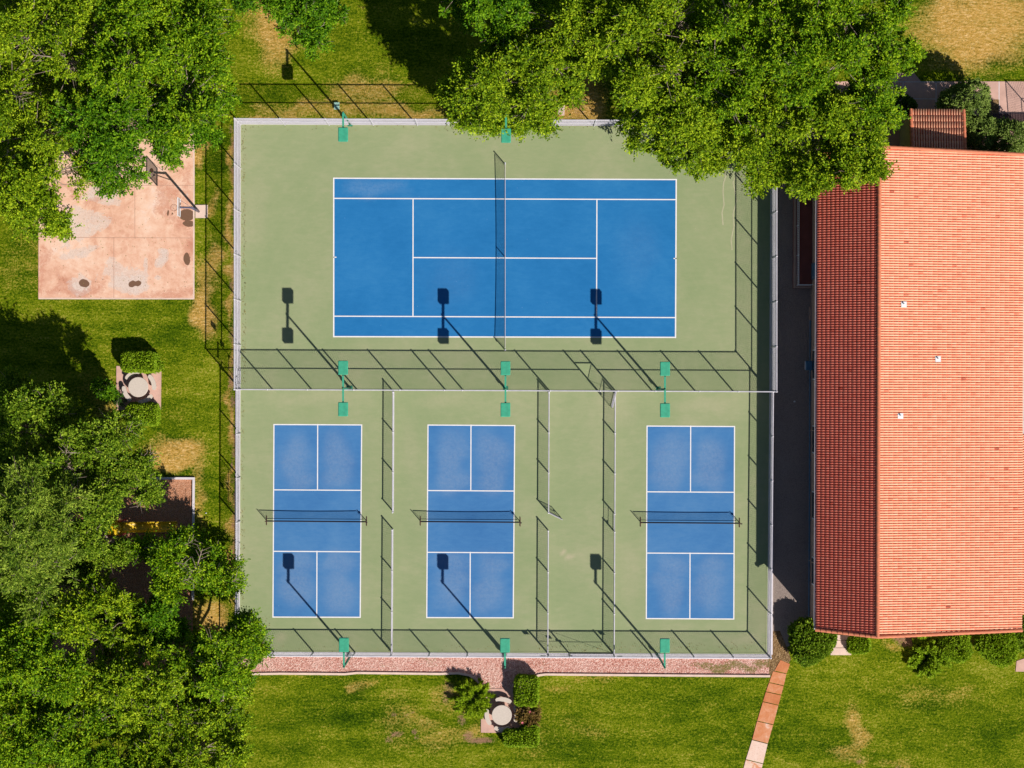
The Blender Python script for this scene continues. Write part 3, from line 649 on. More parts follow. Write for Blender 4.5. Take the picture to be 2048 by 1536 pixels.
# enclosure outside the frame at top right whose shadow falls on the walk
fence((2080, 310), (2074, 234), 3.1, 2.6, 'tall mesh fence past the right edge casting its shadow on the walk', (1.55,), w=.16, pr=.035, rr=.028, group='mesh fences at the top right walk')
fence((2074, 234), (2150, 234), 3.1, 2.0, 'tall mesh fence behind the walk casting the shadow at the top right corner', (1.55,), w=.16, pr=.035, rr=.028, group='mesh fences at the top right walk')

# ---------------------------------------------------------------- light poles
def lamp_head(parent, y):
    m_ = MB(); m_.box(-.325, y - .47, 6.02, .325, y + .47, 6.26, .035); o = m_.build('lamp_head', M['green_metal'], parent)
    m_ = MB(); m_.box(-.27, y - .41, 6.0, .27, y + .41, 6.017); m_.build('lens', M['lens'], o)
    m_ = MB(); m_.tube([(0, y - math.copysign(.53, y), 6.14), (0, y - math.copysign(.45, y), 6.14)], .07, 8); m_.build('knuckle', M['black_rubber'], o)
def light_pole(bx, by, heads, label):
    p = g(bx, by)
    r = empty('light_pole', (p[0], p[1], .0), label, 'light pole', 'green court light poles', TH)
    m_ = MB(); m_.tube([(0, 0, 0), (0, 0, 6.22)], [.085, .06], 12); m_.tube([(0, 0, 6.2), (0, 0, 6.3)], [.075, .05], 10); m_.build('pole', M['green_pole'], r, True)
    m_ = MB(); m_.box(-.17, -.17, 0, .17, .17, .06); m_.tube([(0, 0, .05), (0, 0, .16)], [.14, .09], 12); m_.build('base', M['green_pole'], r)
    m_ = MB(); m_.box(-.22, .06, .42, -.06, .18, .72); m_.build('control_box', M['green_pole'], r)
    ys = [h for h in heads]; y0 = min(0, min(ys)); y1 = max(0, max(ys))
    m_ = MB(); m_.box(-.06, (y0 + .5 if y0 < 0 else -.07), 6.08, .06, (y1 - .5 if y1 > 0 else .07), 6.2); m_.build('arm', M['green_metal'], r)
    for y in heads: lamp_head(r, y)
light_pole(700.5, 248, [-1.46], 'green light pole at the top fence on the left, one lamp head')
light_pole(1012.5, 250, [-1.46], 'green light pole at the top fence partly under the tree, one lamp head')
light_pole(700.5, 776.5, [1.38, -1.38], 'leftmost two headed green light pole on the middle fence')
light_pole(1011.5, 777.5, [1.38, -1.38], 'centre two headed green light pole on the middle fence')
light_pole(1317, 778.5, [1.38, -1.38], 'rightmost two headed green light pole on the middle fence')
light_pole(702, 1309.5, [1.46], 'leftmost one headed green light pole at the bottom fence')
light_pole(1010.5, 1310.5, [1.46], 'centre one headed green light pole at the bottom fence')
light_pole(1316.5, 1311, [1.46], 'rightmost one headed green light pole at the bottom fence')

# ---------------------------------------------------------------- nets
def net_fabric(L, z0, ztop, nx, r=.0042, pitch=.07):
    """square mesh net following a sagging top line ztop(x)"""
    V = []; F = []
    def bar(a, b):
        a = Vector(a); b = Vector(b); d = (b - a).normalized(); s = d.cross(Vector((0, 1, 0))) * r; c = len(V)
        y = Vector((0, r, 0))
        V.extend([a + s, a - s * .5 + y, a - s * .5 - y, b + s, b - s * .5 + y, b - s * .5 - y]); F.extend([(c, c + 1, c + 4, c + 3), (c + 1, c + 2, c + 5, c + 4), (c + 2, c, c + 3, c + 5)])
    n = int(L / pitch)
    for i in range(n + 1): x = i * L / n; bar((x, 0, z0), (x, 0, ztop(x)))
    k = int((ztop(0) - z0) / pitch)
    for j in range(1, k):
        f = j / k
        for i in range(8):
            x0, x1 = i * L / 8, (i + 1) * L / 8; bar((x0, 0, z0 + (ztop(x0) - z0) * f), (x1, 0, z0 + (ztop(x1) - z0) * f))
    return np.array(V), np.array(F)
def net(name, a, b, hp, sag, label, group, frame, inset=0.0, z0=.06, tape=.055, tape_mat='white_tape'):
    A = Vector(g(*a)); B = Vector(g(*b)); d = B - A; L = d.length
    r = empty(name, (A.x, A.y, .04), label, 'net', group, math.atan2(d.y, d.x))
    zt = lambda x: hp - .02 - sag * (1 - ((x - L / 2) / (L / 2)) ** 2)
    Ln = L - 2 * inset
    v, f = net_fabric(Ln, z0, lambda x: zt(x + inset), 0); v = v + np.array([inset, 0, 0]); np_mesh('netting', v, f, M['dark_net'], r)
    m_ = MB(); n = 16
    for i in range(n):
        x0, x1 = inset + Ln * i / n, inset + Ln * (i + 1) / n
        m_.add([(x0, -.014, zt(x0) - tape), (x0, .014, zt(x0) - tape), (x0, .014, zt(x0)), (x0, -.014, zt(x0)), (x1, -.014, zt(x1) - tape), (x1, .014, zt(x1) - tape), (x1, .014, zt(x1)), (x1, -.014, zt(x1))],
               [(0, 1, 2, 3), (0, 4, 5, 1), (1, 5, 6, 2), (2, 6, 7, 3), (3, 7, 4, 0), (7, 6, 5, 4)])
    m_.build('top_tape', M[tape_mat], r)
    m_ = MB(); m_.tube([(inset, 0, z0), (L - inset, 0, z0)], .02 if frame else .012, 6); m_.build('bottom_band', M['dark_net'], r)
    for x in (0, L):
        m_ = MB(); m_.tube([(x, 0, 0), (x, 0, hp + .03)], .042 if not frame else .03, 10)
        if not frame: m_.tube([(x, 0, hp + .03), (x, 0, hp + .06)], [.05, .02], 10)
        if inset: xi = x + inset * (1 if x == 0 else -1); m_.tube([(xi, 0, z0), (xi, 0, zt(xi))], .014, 6)
        m_.build('post', M['galv'] if not frame else M['net_post'], r)
    if frame:
        m_ = MB(); m_.tube([(0, -.05, .03), (L, -.05, .03)], .03, 8)
        for x in (0, L): m_.tube([(x - .0, -.32, .03), (x, .32, .03)], .025, 8)
        m_.build('foot_frame', M['net_post'], r)
        m_ = MB(); m_.box(L - .02, -.06, hp * .78, L + .10, .02, hp * .9); m_.build('winder', M['black_rubber'], r)
    else:
        m_ = MB(); m_.box(L / 2 - .025, -.018, 0, L / 2 + .025, .018, zt(L / 2)); m_.build('centre_strap', M['white_tape'], r)
        m_ = MB(); m_.box(-.06, -.05, .75, .0, .05, .9); m_.build('winder', M['dark_pole'], r)
net('tennis_net', (1010.5, 700), (1010.5, 329), 1.07, .13, 'long tennis net across the upper blue court', None, False, .12)
NG = 'portable pickleball nets'
net('pickleball_net', (533.5, 1041), (733.5, 1042.5), .93, .06, 'portable net across the left pickleball court', NG, True, .1, .16, .05, 'dark_net')
net('pickleball_net', (841, 1042), (1040.5, 1043.5), .93, .07, 'portable net across the middle pickleball court', NG, True, .1, .16, .05, 'dark_net')
net('pickleball_net', (1281, 1044), (1479, 1045.5), .93, .03, 'portable net across the right pickleball court', NG, True, .1, .16, .05, 'dark_net')

# ---------------------------------------------------------------- basketball hoop
def hoop():
    p = g(397.5, 423); r = empty('basketball_hoop', (p[0], p[1], .05), 'dark pole basketball hoop with see through backboard beside the pink slab', 'basketball hoop')
    m_ = MB(); m_.tube([(0, 0, 0), (0, 0, 3.25)], .085, 12); m_.build('pole', M['dark_pole'], r, True)
    m_ = MB(); m_.tube([(0, 0, 3.2), (-.78, 0, 3.28)], .07, 8); m_.tube([(0, 0, 2.6), (-.76, 0, 3.05)], .03, 6); m_.tube([(0, .0, 3.2), (-.76, .5, 3.85)], .012, 5); m_.build('arm', M['dark_pole'], r)
    X = -.82
    m_ = MB(); m_.box(X - .012, -.6, 2.92, X + .0, .6, 3.9); m_.build('backboard', M['board'], r)
    m_ = MB()
    for (y0, y1, z0, z1) in ((-.62, .62, 2.88, 2.93), (-.62, .62, 3.9, 3.95), (-.62, -.57, 2.93, 3.9), (.57, .62, 2.93, 3.9)): m_.box(X - .03, y0, z0, X + .03, y1, z1)
    m_.build('backboard_frame', M['white_paint'], r)
    m_ = MB(); c = (X - .4, 0, 3.05); m_.tube([(c[0] + .23 * math.cos(t), .23 * math.sin(t), 3.05) for t in np.linspace(0, 2 * math.pi, 25)], .012, 6); m_.box(X - .18, -.05, 3.03, X - .03, .05, 3.07)
    m_.build('rim', M['orange_rim'], r)
    m_ = MB()
    for k in range(12):
        t = 2 * math.pi * k / 12; t2 = t + .5; m_.tube([(c[0] + .22 * math.cos(t), .22 * math.sin(t), 3.04), (c[0] + .15 * math.cos(t2), .15 * math.sin(t2), 2.85), (c[0] + .13 * math.cos(t), .13 * math.sin(t), 2.65)], .005, 4)
    m_.build('hoop_net', M['white_tape'], r)
hoop()

# ---------------------------------------------------------------- picnic sets
def picnic(px, py, benches, tl, gl):
    p = g(px, py, .76); z = .05
    r = empty('picnic_table', (p[0], p[1], z), tl, 'table', 'round concrete picnic tables')
    m_ = MB(); R = .69; n = 48
    circ = lambda rr, zz: [(rr * math.cos(2 * math.pi * k / n), rr * math.sin(2 * math.pi * k / n), zz) for k in range(n)]
    m_.rings([circ(R - .03, .64), circ(R, .66), circ(R, .73), circ(R - .02, .75)]); m_.build('table_top', M['conc_table'], r)
    m_ = MB(); m_.rings([circ(.34, 0), circ(.3, .08), circ(.17, .3), circ(.2, .58), circ(.36, .64)]); m_.build('pedestal', M['conc_table'], r)
    for ang, lab in benches:
        b = empty('curved_bench', (p[0], p[1], z), lab, 'bench', gl, math.radians(ang))
        m_ = MB(); rs = []
        for k in range(17):
            t = math.radians(-31 + 62 * k / 16); e_ = .5 - abs(k - 8) / 8 * .5; wd = .15 * min(1, .45 + math.sqrt(max(0, 1 - (abs(k - 8) / 8.0) ** 6)) * .55)
            rs.append([((1.04 - wd) * math.cos(t), (1.04 - wd) * math.sin(t), .38), ((1.04 - wd) * math.cos(t), (1.04 - wd) * math.sin(t), .45), ((1.04 + wd) * math.cos(t), (1.04 + wd) * math.sin(t), .45), ((1.04 + wd) * math.cos(t), (1.04 + wd) * math.sin(t), .38)])
        m_.rings(rs); m_.build('seat', M['conc_table'], b)
        for s_ in (-1, 1):
            t = math.radians(19 * s_); c, q = math.cos(t), math.sin(t); m_ = MB()
            P = [(.93, -.06), (1.15, -.06), (1.15, .06), (.93, .06)]
            m_.prism([(x * c - y * q, x * q + y * c) for x, y in P], 0, .38); m_.build('leg', M['conc_table'], b)
picnic(276.5, 774, [(118, 'curved concrete bench nearest the long hedge, behind the left lawn table'), (20, 'sunlit curved bench on the fence side of the left lawn table'), (208, 'curved bench on the tree side of the left lawn table'), (298, 'curved bench beside the lower short hedge at the left lawn table')],
       'round concrete table between two clipped hedges on the left lawn', 'curved benches round the left table')
picnic(1003.5, 1430, [(83, 'curved bench nearest the gravel at the lower table'), (2, 'leaf shaded curved bench beside the rose hedge at the lower table'), (272, 'curved bench on the lawn side of the lower table'), (192, 'curved bench beside the spiky shrub at the lower table')],
       'round concrete table between spiky shrub and rose hedge below the courts', 'curved benches round the lower table')

# ---------------------------------------------------------------- small things
p = g(674, 212.5); r = empty('utility_box', (p[0], p[1], 0), 'pale teal utility box lid on the dry grass behind the top fence', 'utility box')
m_ = MB(); m_.box(-.17, -.23, 0, .17, .23, .18, .02); m_.build('cabinet', M['teal_box'], r); m_ = MB(); m_.box(-.19, -.25, .182, .19, .25, .22, .01); m_.build('lid', M['teal_box'], r)
p = g(412, 1026); m_ = MB(); m_.rings([[(p[0] + rr * math.cos(t), p[1] + rr * .7 * math.sin(t), zz) for t in np.linspace(0, 2 * math.pi, 9)[:-1]] for rr, zz in ((.04, 0), (.06, .03), (.04, .07), (.01, .09))]); tag(m_.build('paper_scrap', M['white_paint']), 'small white crumpled scrap on the grass left of the lower fence', 'litter')
p = g(1589, 803); m_ = MB(); m_.rings([[(p[0] + rr * math.cos(t), p[1] + rr * .8 * math.sin(t), zz) for t in np.linspace(0, 2 * math.pi, 9)[:-1]] for rr, zz in ((.05, .01), (.075, .03), (.05, .06), (.01, .08))]); tag(m_.build('paper_scrap', M['white_paint']), 'small pale scrap lying in the shaded gravel alley', 'litter')

# playground equipment
def slide():
    p = g(286, 1054, 1.0); r = empty('playground_slide', (p[0], p[1], .012), 'yellow playground slide half hidden under the trees', 'slide')
    V = []; rs = []
    for k in range(22):
        t = k / 21; x = -1.35 + 3.6 * t; z = 1.35 * (1 - t) ** 1.1 * (1 - .15 * math.sin(t * 6)) + .28
        w = .34
        rs.append([(x, w + .03, z + .28), (x, w, z + .28), (x, w * .9, z + .05), (x, w * .55, z), (x, -w * .55, z), (x, -w * .9, z + .05), (x, -w, z + .28), (x, -w - .03, z + .28), (x, -w * .6, z - .04), (x, w * .6, z - .04)])
    m_ = MB(); m_.rings(rs); m_.build('chute', M['yellow_plastic'], r, True)
    m_ = MB(); m_.box(-2.2, -.55, 1.55, -1.36, .5, 1.62); m_.build('platform', M['yellow_plastic'], r)
    m_ = MB(); n = 18; m_.rings([[(-1.75 + .5 * sc * math.cos(2 * math.pi * k / n), .5 * sc * math.sin(2 * math.pi * k / n) - .0, z) for k in range(n)] for sc, z in ((1.0, 2.4), (1.0, 2.46), (.8, 2.5), (.4, 2.52), (.05, 2.525))]); m_.build('canopy', M['yellow_plastic'], r, True)
    for (x, y) in ((-2.15, -.5), (-2.15, .45), (-1.4, -.5), (-1.4, .45)):
        m_ = MB(); m_.tube([(x, y, 0), (x, y, 2.5)], .05, 10); m_.build('post', M['red_plastic'], r)
    m_ = MB()
    for s_ in (-.5, .45): m_.tube([(-2.9, s_, 0), (-2.2, s_, 1.6)], .03, 8)
    for k in range(6): m_.tube([(-2.9 + .7 * (k + .5) / 6, -.5, 1.6 * (k + .5) / 6), (-2.9 + .7 * (k + .5) / 6, .45, 1.6 * (k + .5) / 6)], .022, 6)
    m_.build('ladder', M['yellow_plastic'], r)
slide()
def climber(px, py, mat, label, cat, name):
    p = g(px, py, .8); r = empty(name, (p[0], p[1], .012), label, cat)
    for k in range(4):
        t = k * math.pi / 4; m_ = MB(); m_.tube([(1.0 * math.cos(t) * math.cos(u), 1.0 * math.sin(t) * math.cos(u), 1.15 * math.sin(u)) for u in np.linspace(0.02, math.pi - .02, 17)], .03, 8); m_.build('hoop_bar', M[mat], r)
    m_ = MB()
    for u in (.45, .85): m_.tube([(math.cos(u) * math.cos(t), math.cos(u) * math.sin(t), 1.15 * math.sin(u)) for t in np.linspace(0, 2 * math.pi, 33)], .028, 8)
    m_.build('ring_bar', M[mat], r)
climber(242, 1338, 'red_plastic', 'red climbing frame glimpsed through the lower left trees', 'climbing frame', 'climbing_frame')
climber(140, 1082, 'yellow_plastic', 'yellow climbing frame glimpsed left of the slide', 'climbing frame', 'climbing_frame')

# ---------------------------------------------------------------- building
def tile_field(name, O, U, D, nu, nd, pitch, expo, parent, seed, half=None, clip=None, mat='tile'):
    """barrel tiles: U along the eave, D down the slope, N normal"""
    O = np.array(O, float); U = np.array(U, float); D = np.array(D, float); N = np.cross(U, D); N = N / np.linalg.norm(N)
    if N[2] < 0: N = -N
    rs = np.random.RandomState(seed); ns = 7
    iu, idn = np.meshgrid(np.arange(nu), np.arange(nd), indexing='ij'); iu = iu.ravel(); idn = idn.ravel(); m = len(iu)
    if clip is not None: k = clip(iu, idn); iu = iu[k]; idn = idn[k]; m = len(iu)
    ph = np.linspace(0, math.pi, ns)
    prof_u = -np.cos(ph) * .385; prof_n = np.sin(ph)
    jit = (rs.rand(m) - .5) * .005; jn = (rs.rand(m) - .5) * .012
    V = np.zeros((m, 2 * ns + ns, 3)); 
    for r_, (dd, rad, lift) in enumerate(((-.06, .80, .004), (1.0, 1.0, .028), (1.0, .84, .010))):
        for j in range(ns):
            uu = (iu + .5) * pitch + prof_u[j] * pitch * rad + jit
            dv = (idn + dd) * expo + jn * (1 if dd > 0 else 0)
            nn = prof_n[j] * pitch * .32 * rad + lift
            V[:, r_ * ns + j] = O + uu[:, None] * U + dv[:, None] * D + nn[:, None] * N if hasattr(nn, 'shape') and nn.shape else O + uu[:, None] * U + dv[:, None] * D + nn * N
    F = []
    for j in range(ns - 1): F.append([j, j + 1, ns + j + 1, ns + j]); F.append([ns + j, ns + j + 1, 2 * ns + j + 1, 2 * ns + j])
    F = (np.arange(m) * 3 * ns)[:, None, None] + np.array(F)[None]
    tint = np.clip(.5 + rs.randn(m) * .10, 0, 1); dk = rs.rand(m) < .003; tint[dk] = rs.rand(dk.sum()) * .15
    tint = np.repeat(tint, F.shape[1])
    return np_mesh(name, V.reshape(-1, 3), F.reshape(-1, 4), M[mat], parent, None, {'tint': tint})
def building():
    ZE, ZR, ZE2 = 4.75, 6.5, 4.6
    xl = g(1613.5, 780)[0]; xr = g(1724.1, 780)[0]; xe = g(2013, 780)[0]; yn = g(1711, 322.5)[1]; ys = g(1711, 1243.5)[1]; dr_ = 7.6 / S  # the ridge oversails the gables
    ye_ = g(2000, 868)[1] * .968  # where the right wing starts
    R = empty('tiled_building', (xr, (yn + ys) / 2, 0), 'long building with orange clay tile roof right of the alley', 'building')
    ox, oy = xr, (yn + ys) / 2
    L = lambda x, y, z: (x - ox, y - oy, z)
    # walls
    wx0 = g(1621.5, 780)[0]; wx1 = xe - .35; wyn = yn - .35; wys = ys + .35
    k1 = (ZR - ZE) / (xr - xl)
    zt0 = ZE + k1 * (wx0 - xl) - .12; k2 = (ZR - ZE2) / (xe - xr)
    def wall_prism(mb, y0, y1, t=.25):
        prof = [(wx0, 0), (wx1, 0), (wx1, ZE2 + k2 * (xe - wx1) - .12), (xr, ZR - .16), (wx0, zt0)]
        mb.rings([[L(x, y0, z) for x, z in prof], [L(x, y1, z) for x, z in prof]])
    m_ = MB(); wall_prism(m_, wys, wyn); m_.build('wall', M['stucco_pink'], R)
    # roof decks
    for nm, (xa, za, xb, zb) in (('roof_slope', (xl, ZE, xr, ZR)), ('roof_slope', (xe, ZE2, xr, ZR))):
        m_ = MB(); m_.rings([[L(xa, ys, za - .09), L(xb, ys - dr_, zb - .09), L(xb, ys - dr_, zb), L(xa, ys, za)], [L(xa, yn, za - .09), L(xb, yn + dr_, zb - .09), L(xb, yn + dr_, zb), L(xa, yn, za)]])
        o = m_.build(nm, M['tile_base'], R)
        dl = math.hypot(xb - xa, zb - za); Ly = yn - ys + 2 * dr_; nu = int(Ly / .1665); pt = Ly / nu; nd = 14 if xa == xl else 30
        def clip(iu, idn, nd=nd, pt=pt, Ly=Ly):
            off = dr_ * (idn + .5) / nd; y = (iu + .5) * pt; return (y > off) & (y < Ly - off)
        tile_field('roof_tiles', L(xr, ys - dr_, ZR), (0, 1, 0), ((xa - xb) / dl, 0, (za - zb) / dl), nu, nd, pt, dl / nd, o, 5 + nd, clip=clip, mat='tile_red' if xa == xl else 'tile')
    # right wing: the roof runs on beyond the main eave in the lower half
    y_a = g(2050, 868)[1] ; ya = y_a * (1 - 4.4 / H); yb = ys + 1.05
    xw = xe + 3.5; zw = ZE2 - k2 * 3.5
    m_ = MB(); m_.rings([[L(xe, yb, ZE2 - .09), L(xw, yb, zw - .09), L(xw, yb, zw), L(xe, yb, ZE2)], [L(xe, ya, ZE2 - .09), L(xw, ya, zw - .09), L(xw, ya, zw), L(xe, ya, ZE2)]])
    o = m_.build('wing_roof', M['tile_base'], R); dl = math.hypot(3.5, ZE2 - zw); nu = int((ya - yb) / .1665)
    tile_field('roof_tiles', L(xe, yb, ZE2), (0, 1, 0), (3.5 / dl, 0, (zw - ZE2) / dl), nu, 10, (ya - yb) / nu, dl / 10, o, 8)
    m_ = MB(); x0, x1 = wx1 + .003, xw - .4; m_.box(x0 - ox, yb + .3 - oy, 0, x1 - ox, ya - .3 - oy, zw - .1); m_.build('wall', M['stucco_pink'], R)
    # ridge caps: overlapping half round tiles
    def caps(name, p0, p1, rad, up, side, step=.36, mat='tile_ridge', lift=.03, parent=R):
        p0 = Vector(p0); p1 = Vector(p1); d = p1 - p0; n = max(1, int(d.length / step)); d.normalize(); st = (p1 - p0).length / n
        m_ = MB(); up = Vector(up); side = Vector(side)
        for i in range(n):
            a = p0 + d * (i * st); b = p0 + d * ((i + 1.08) * st); rr = []
            for (q, r_, lf) in ((a, rad * 1.0, lift), (b, rad * .86, 0)):
                rr.append([q + side * (-math.cos(t) * r_) + up * (math.sin(t) * r_ + lf) for t in np.linspace(-.25, math.pi + .25, 9)])
            m_.rings(rr, False, False)
            c = len(m_.v); m_.add([p0 + d * (i * st) + side * (-math.cos(t) * rad) + up * (math.sin(t) * rad + lift) for t in np.linspace(-.25, math.pi + .25, 9)], [tuple(range(9))])
        return m_.build(name, M[mat], parent)
    caps('ridge_tiles', L(xr, ys - dr_ - .02, ZR + .03), L(xr, yn + dr_ + .02, ZR + .03), .135, (0, 0, 1), (1, 0, 0), .40)
    # rake tiles on both gables
    for y in (ys, yn):
        for (xa, za, xb, zb) in ((xl, ZE, xr, ZR), (xe, ZE2, xr, ZR)):
            sg = -1 if y == ys else 1; p0 = Vector(L(xa, y, za + .05)); p1 = Vector(L(xb, y + sg * dr_, zb + .05)); v = (p1 - p0).normalized(); sd = Vector((-v.y, v.x, 0)).normalized(); up = v.cross(sd); up = up if up.z > 0 else -up
            caps('rake_tiles', p0, p1, .125, up, sd, .37)
    # gutters, fascia
    m_ = MB(); gx = xl - .10
    m_.rings([[L(gx - .0, y, ZE - .17), L(gx + .10, y, ZE - .17), L(gx + .12, y, ZE - .03), L(gx + .105, y, ZE - .03), L(gx + .09, y, ZE - .15), L(gx + .01, y, ZE - .15), L(gx - .01, y, ZE - .03), L(gx - .025, y, ZE - .03)] for y in (ys, yn)]); m_.build('gutter', M['galv'], R)
    m_ = MB(); gx = xe
    m_.rings([[L(gx + .0, y, ZE2 - .17), L(gx + .11, y, ZE2 - .17), L(gx + .12, y, ZE2 - .04), L(gx + .0, y, ZE2 - .04)] for y in (ya + .02, yn)]); m_.build('gutter', M['galv'], R)
    # vents
    for (vx, vy) in ((1807, 609), (1878, 718), (1800, 832)):
        x = 1024 + (vx - 1024) * .958; wx, wy, _ = g(x, 768 + (vy - 768) * .958); z = ZR - k2 * (wx - xr); sl = math.atan(k2)
        v_ = MB(); cz, sz = math.cos(sl), math.sin(sl); P = []
        for (a, b) in ((-.19, -.19), (.19, -.19), (.19, .19), (-.19, .19)): P.append((a * cz, b, -a * sz + .085))
        v_.rings([[(p[0], p[1], p[2] - .02) for p in P], P]); o = v_.build('vent_flashing', M['white_paint'], R); o.location = (wx - ox, wy - oy, z)
        v_ = MB(); v_.tube([(0, .03, .0), (0, .03, .24)], .045, 12); v_.tube([(0, .03, .24), (0, .03, .26), (0, .03, .28)], [.06, .06, .02], 12); v_.build('vent_pipe', M['white_paint'], o)
    # doors / windows on the alley side, wall equipment
    for (y0, y1) in ((700, 760), (850, 905), (980, 1035), (1110, 1165)):
        a, b = g(1621, y1)[1], g(1621, y0)[1]; m_ = MB(); m_.box(wx0 - .04 - ox, a - oy, 1.1, wx0 - .003 - ox, b - oy, 2.3); w_ = m_.build('window', M['white_paint'], R)
        m_ = MB(); m_.box(wx0 - .055 - ox, a + .08 - oy, 1.18, wx0 - .043 - ox, b - .08 - oy, 2.22); m_.build('pane', M['glass_dark'], w_)
    a, b = g(1621, 560)[1], g(1621, 528)[1]; m_ = MB(); m_.box(wx0 - .05 - ox, a - oy, .45, wx0 - .003 - ox, b - oy, 2.55); dr = m_.build('door', M['blue_metal'], R)
    m_ = MB(); m_.tube([(wx0 - .10 - ox, a + .12 - oy, 1.4), (wx0 - .05 - ox, a + .12 - oy, 1.4)], .03, 8); m_.build('handle', M['galv'], dr)
    m_ = MB(); m_.tube([(wx0 - .09 - ox, g(1620, 1232)[1] - oy, .25), (wx0 - .09 - ox, g(1620, 640)[1] - oy, .25)], .05, 8)
    for py in range(680, 1230, 60): m_.box(wx0 - .15 - ox, g(1620, py)[1] - .03 - oy, .15, wx0 - .002 - ox, g(1620, py)[1] + .03 - oy, .35)
    m_.build('wall_pipe', M['blue_metal'], R)
    for py in (590, 860, 1120):
        m_ = MB(); m_.tube([L(gx * 0 + xl - .03, g(1620, py)[1], ZE - .15), L(wx0 - .06, g(1620, py)[1], ZE - .45), L(wx0 - .06, g(1620, py)[1], .1)], .04, 8); m_.build('downpipe', M['stucco_pink'], R)
    # ventilation unit on wall
    y = g(1620, 731, 1.0)[1]; m_ = MB(); m_.box(wx0 - .5 - ox, y - .32 - oy, .55, wx0 - .06 - ox, y + .32 - oy, 1.1, .03); o = m_.build('wall_unit', M['blue_metal'], R)
    m_ = MB()
    for k in range(7): m_.box(wx0 - .52 - ox, y - .28 - oy, .62 + k * .06, wx0 - .503 - ox, y + .28 - oy, .65 + k * .06)
    m_.build('grille', M['galv'], o)
    # landing with railing
    x0 = g(1585.5, 480)[0]; y0 = g(1600, 577)[1]; y1 = g(1600, 330)[1]; zd = .42
    P = empty('raised_landing', (x0, y0, 0), 'dark red raised landing with white railing against the building', 'landing')
    w = wx0 - x0 - .004; ln = y1 - y0
    m_ = MB(); m_.box(0, 0, 0, w, ln, zd); m_.build('platform', M['deck_red'], P)
    m_ = MB(); m_.box(.0, .0, zd + .003, .16, ln, zd + .05); m_.box(.163, 0, zd + .003, w, .14, zd + .05); m_.build('edge_board', M['stucco_pink'], P)
    m_ = MB(); m_.tube([(.24, .2, zd + .98), (.24, ln, zd + .98)], .028, 8); m_.tube([(.24, .2, zd + .12), (.24, ln, zd + .12)], .018, 6)
    m_.tube([(.24, .2, zd + .98), (w - .05, .2, zd + .98)], .028, 8); m_.tube([(.24, .2, zd + .12), (w - .05, .2, zd + .12)], .018, 6); ra = m_.build('railing', M['white_paint'], P)
    m_ = MB(); n = int((ln - .2) / .12)
    for i in range(n): m_.tube([(.24, .2 + i * .12, zd + .1), (.24, .2 + i * .12, zd + .98)], .011, 5)
    for i in range(1, int((w - .3) / .12)): m_.tube([(.24 + i * .12, .2, zd + .1), (.24 + i * .12, .2, zd + .98)], .011, 5)
    m_.build('balusters', M['white_paint'], ra)
    for i in range(5): m_ = MB(); m_.tube([(.24, .2 + i * 2.05, zd), (.24, .2 + i * 2.05, zd + 1.05)], .035, 8); m_.build('post', M['white_paint'], P)
    # steps and ledge below the landing
    m_ = MB(); a, b = g(1620, 614)[1], g(1620, 579)[1]; m_.box(g(1625, 600)[0] - .02 - .1, a, 0, wx0 - .007, b, .16)
    m_.box(g(1618, 600)[0], g(1620, 641)[1], 0, wx0 - .007, a - .003, .3); tag(m_.build('concrete_step', M['stucco_pink']), 'small brown concrete step by the wall below the red landing', 'step')
    # ledge along wall base
    # annex with small tiled roof
    A0 = g(1799, 297)[0]; ax1 = g(1905.5, 297)[0]; an = g(1850, 236)[1]
    as_ = wyn + .004
    q = empty('annex', (A0, as_, 0), 'small yellow annex with its own tiled roof behind the main building', 'annex')
    wd = ax1 - A0; dp = an - as_; zs, zn = 4.0, 3.45
    m_ = MB(); m_.rings([[(0, 0, 0), (0, dp - .25, 0), (0, dp - .25, zn + .05), (0, 0, zs - .1)], [(wd, 0, 0), (wd, dp - .25, 0), (wd, dp - .25, zn + .05), (wd, 0, zs - .1)]]); m_.build('wall', M['stucco'], q)
    dl = math.hypot(dp, zs - zn); m_ = MB(); m_.rings([[(.1, .35, zs + .02 - .4 * (zs - zn) / dp), (.1, dp + .12, zn - .02), (.1, dp + .12, zn + .06), (.1, .35, zs + .1 - .4 * (zs - zn) / dp)], [(wd, .35, zs + .02 - .4 * (zs - zn) / dp), (wd, dp + .12, zn - .02), (wd, dp + .12, zn + .06), (wd, .35, zs + .1 - .4 * (zs - zn) / dp)]]); o = m_.build('roof', M['tile_base'], q)
    tile_field('roof_tiles', (.15, 0, zs + .12), (1, 0, 0), (0, (dp + .14) / math.hypot(dp + .14, zs - zn), -(zs - zn) / math.hypot(dp + .14, zs - zn)), 20, 8, (wd - .2) / 20, math.hypot(dp + .14, zs - zn) / 8, o, 12)
    v = Vector((0, dp, zn - zs)).normalized(); up = Vector((0, -v.z, v.y))
    for x in (.1, wd - .02): caps('rake_tiles', (x, 0 + .0, zs + .15), (x, dp + .12, zn + .13), .12, up, (1, 0, 0), .36, parent=q)
    return R
building()
# low slatted decking beside the shrubs
p = g(1968, 262); q = empty('slatted_deck', (p[0], p[1], 0), 'low brown slatted decking beside the shrubs at the top right', 'decking')
m_ = MB(); m_.box(0, .0, .02, 3.6, .08, .16); m_.box(0, .55, .02, 3.6, .63, .16); m_.box(0, 1.1, .02, 3.6, 1.18, .16); m_.build('joist', M['slat_wood'], q)
m_ = MB()
for k in range(33): m_.box(k * .108, -.05, .163, k * .108 + .06, 1.2, .20)
m_.build('slats', M['slat_wood'], q)

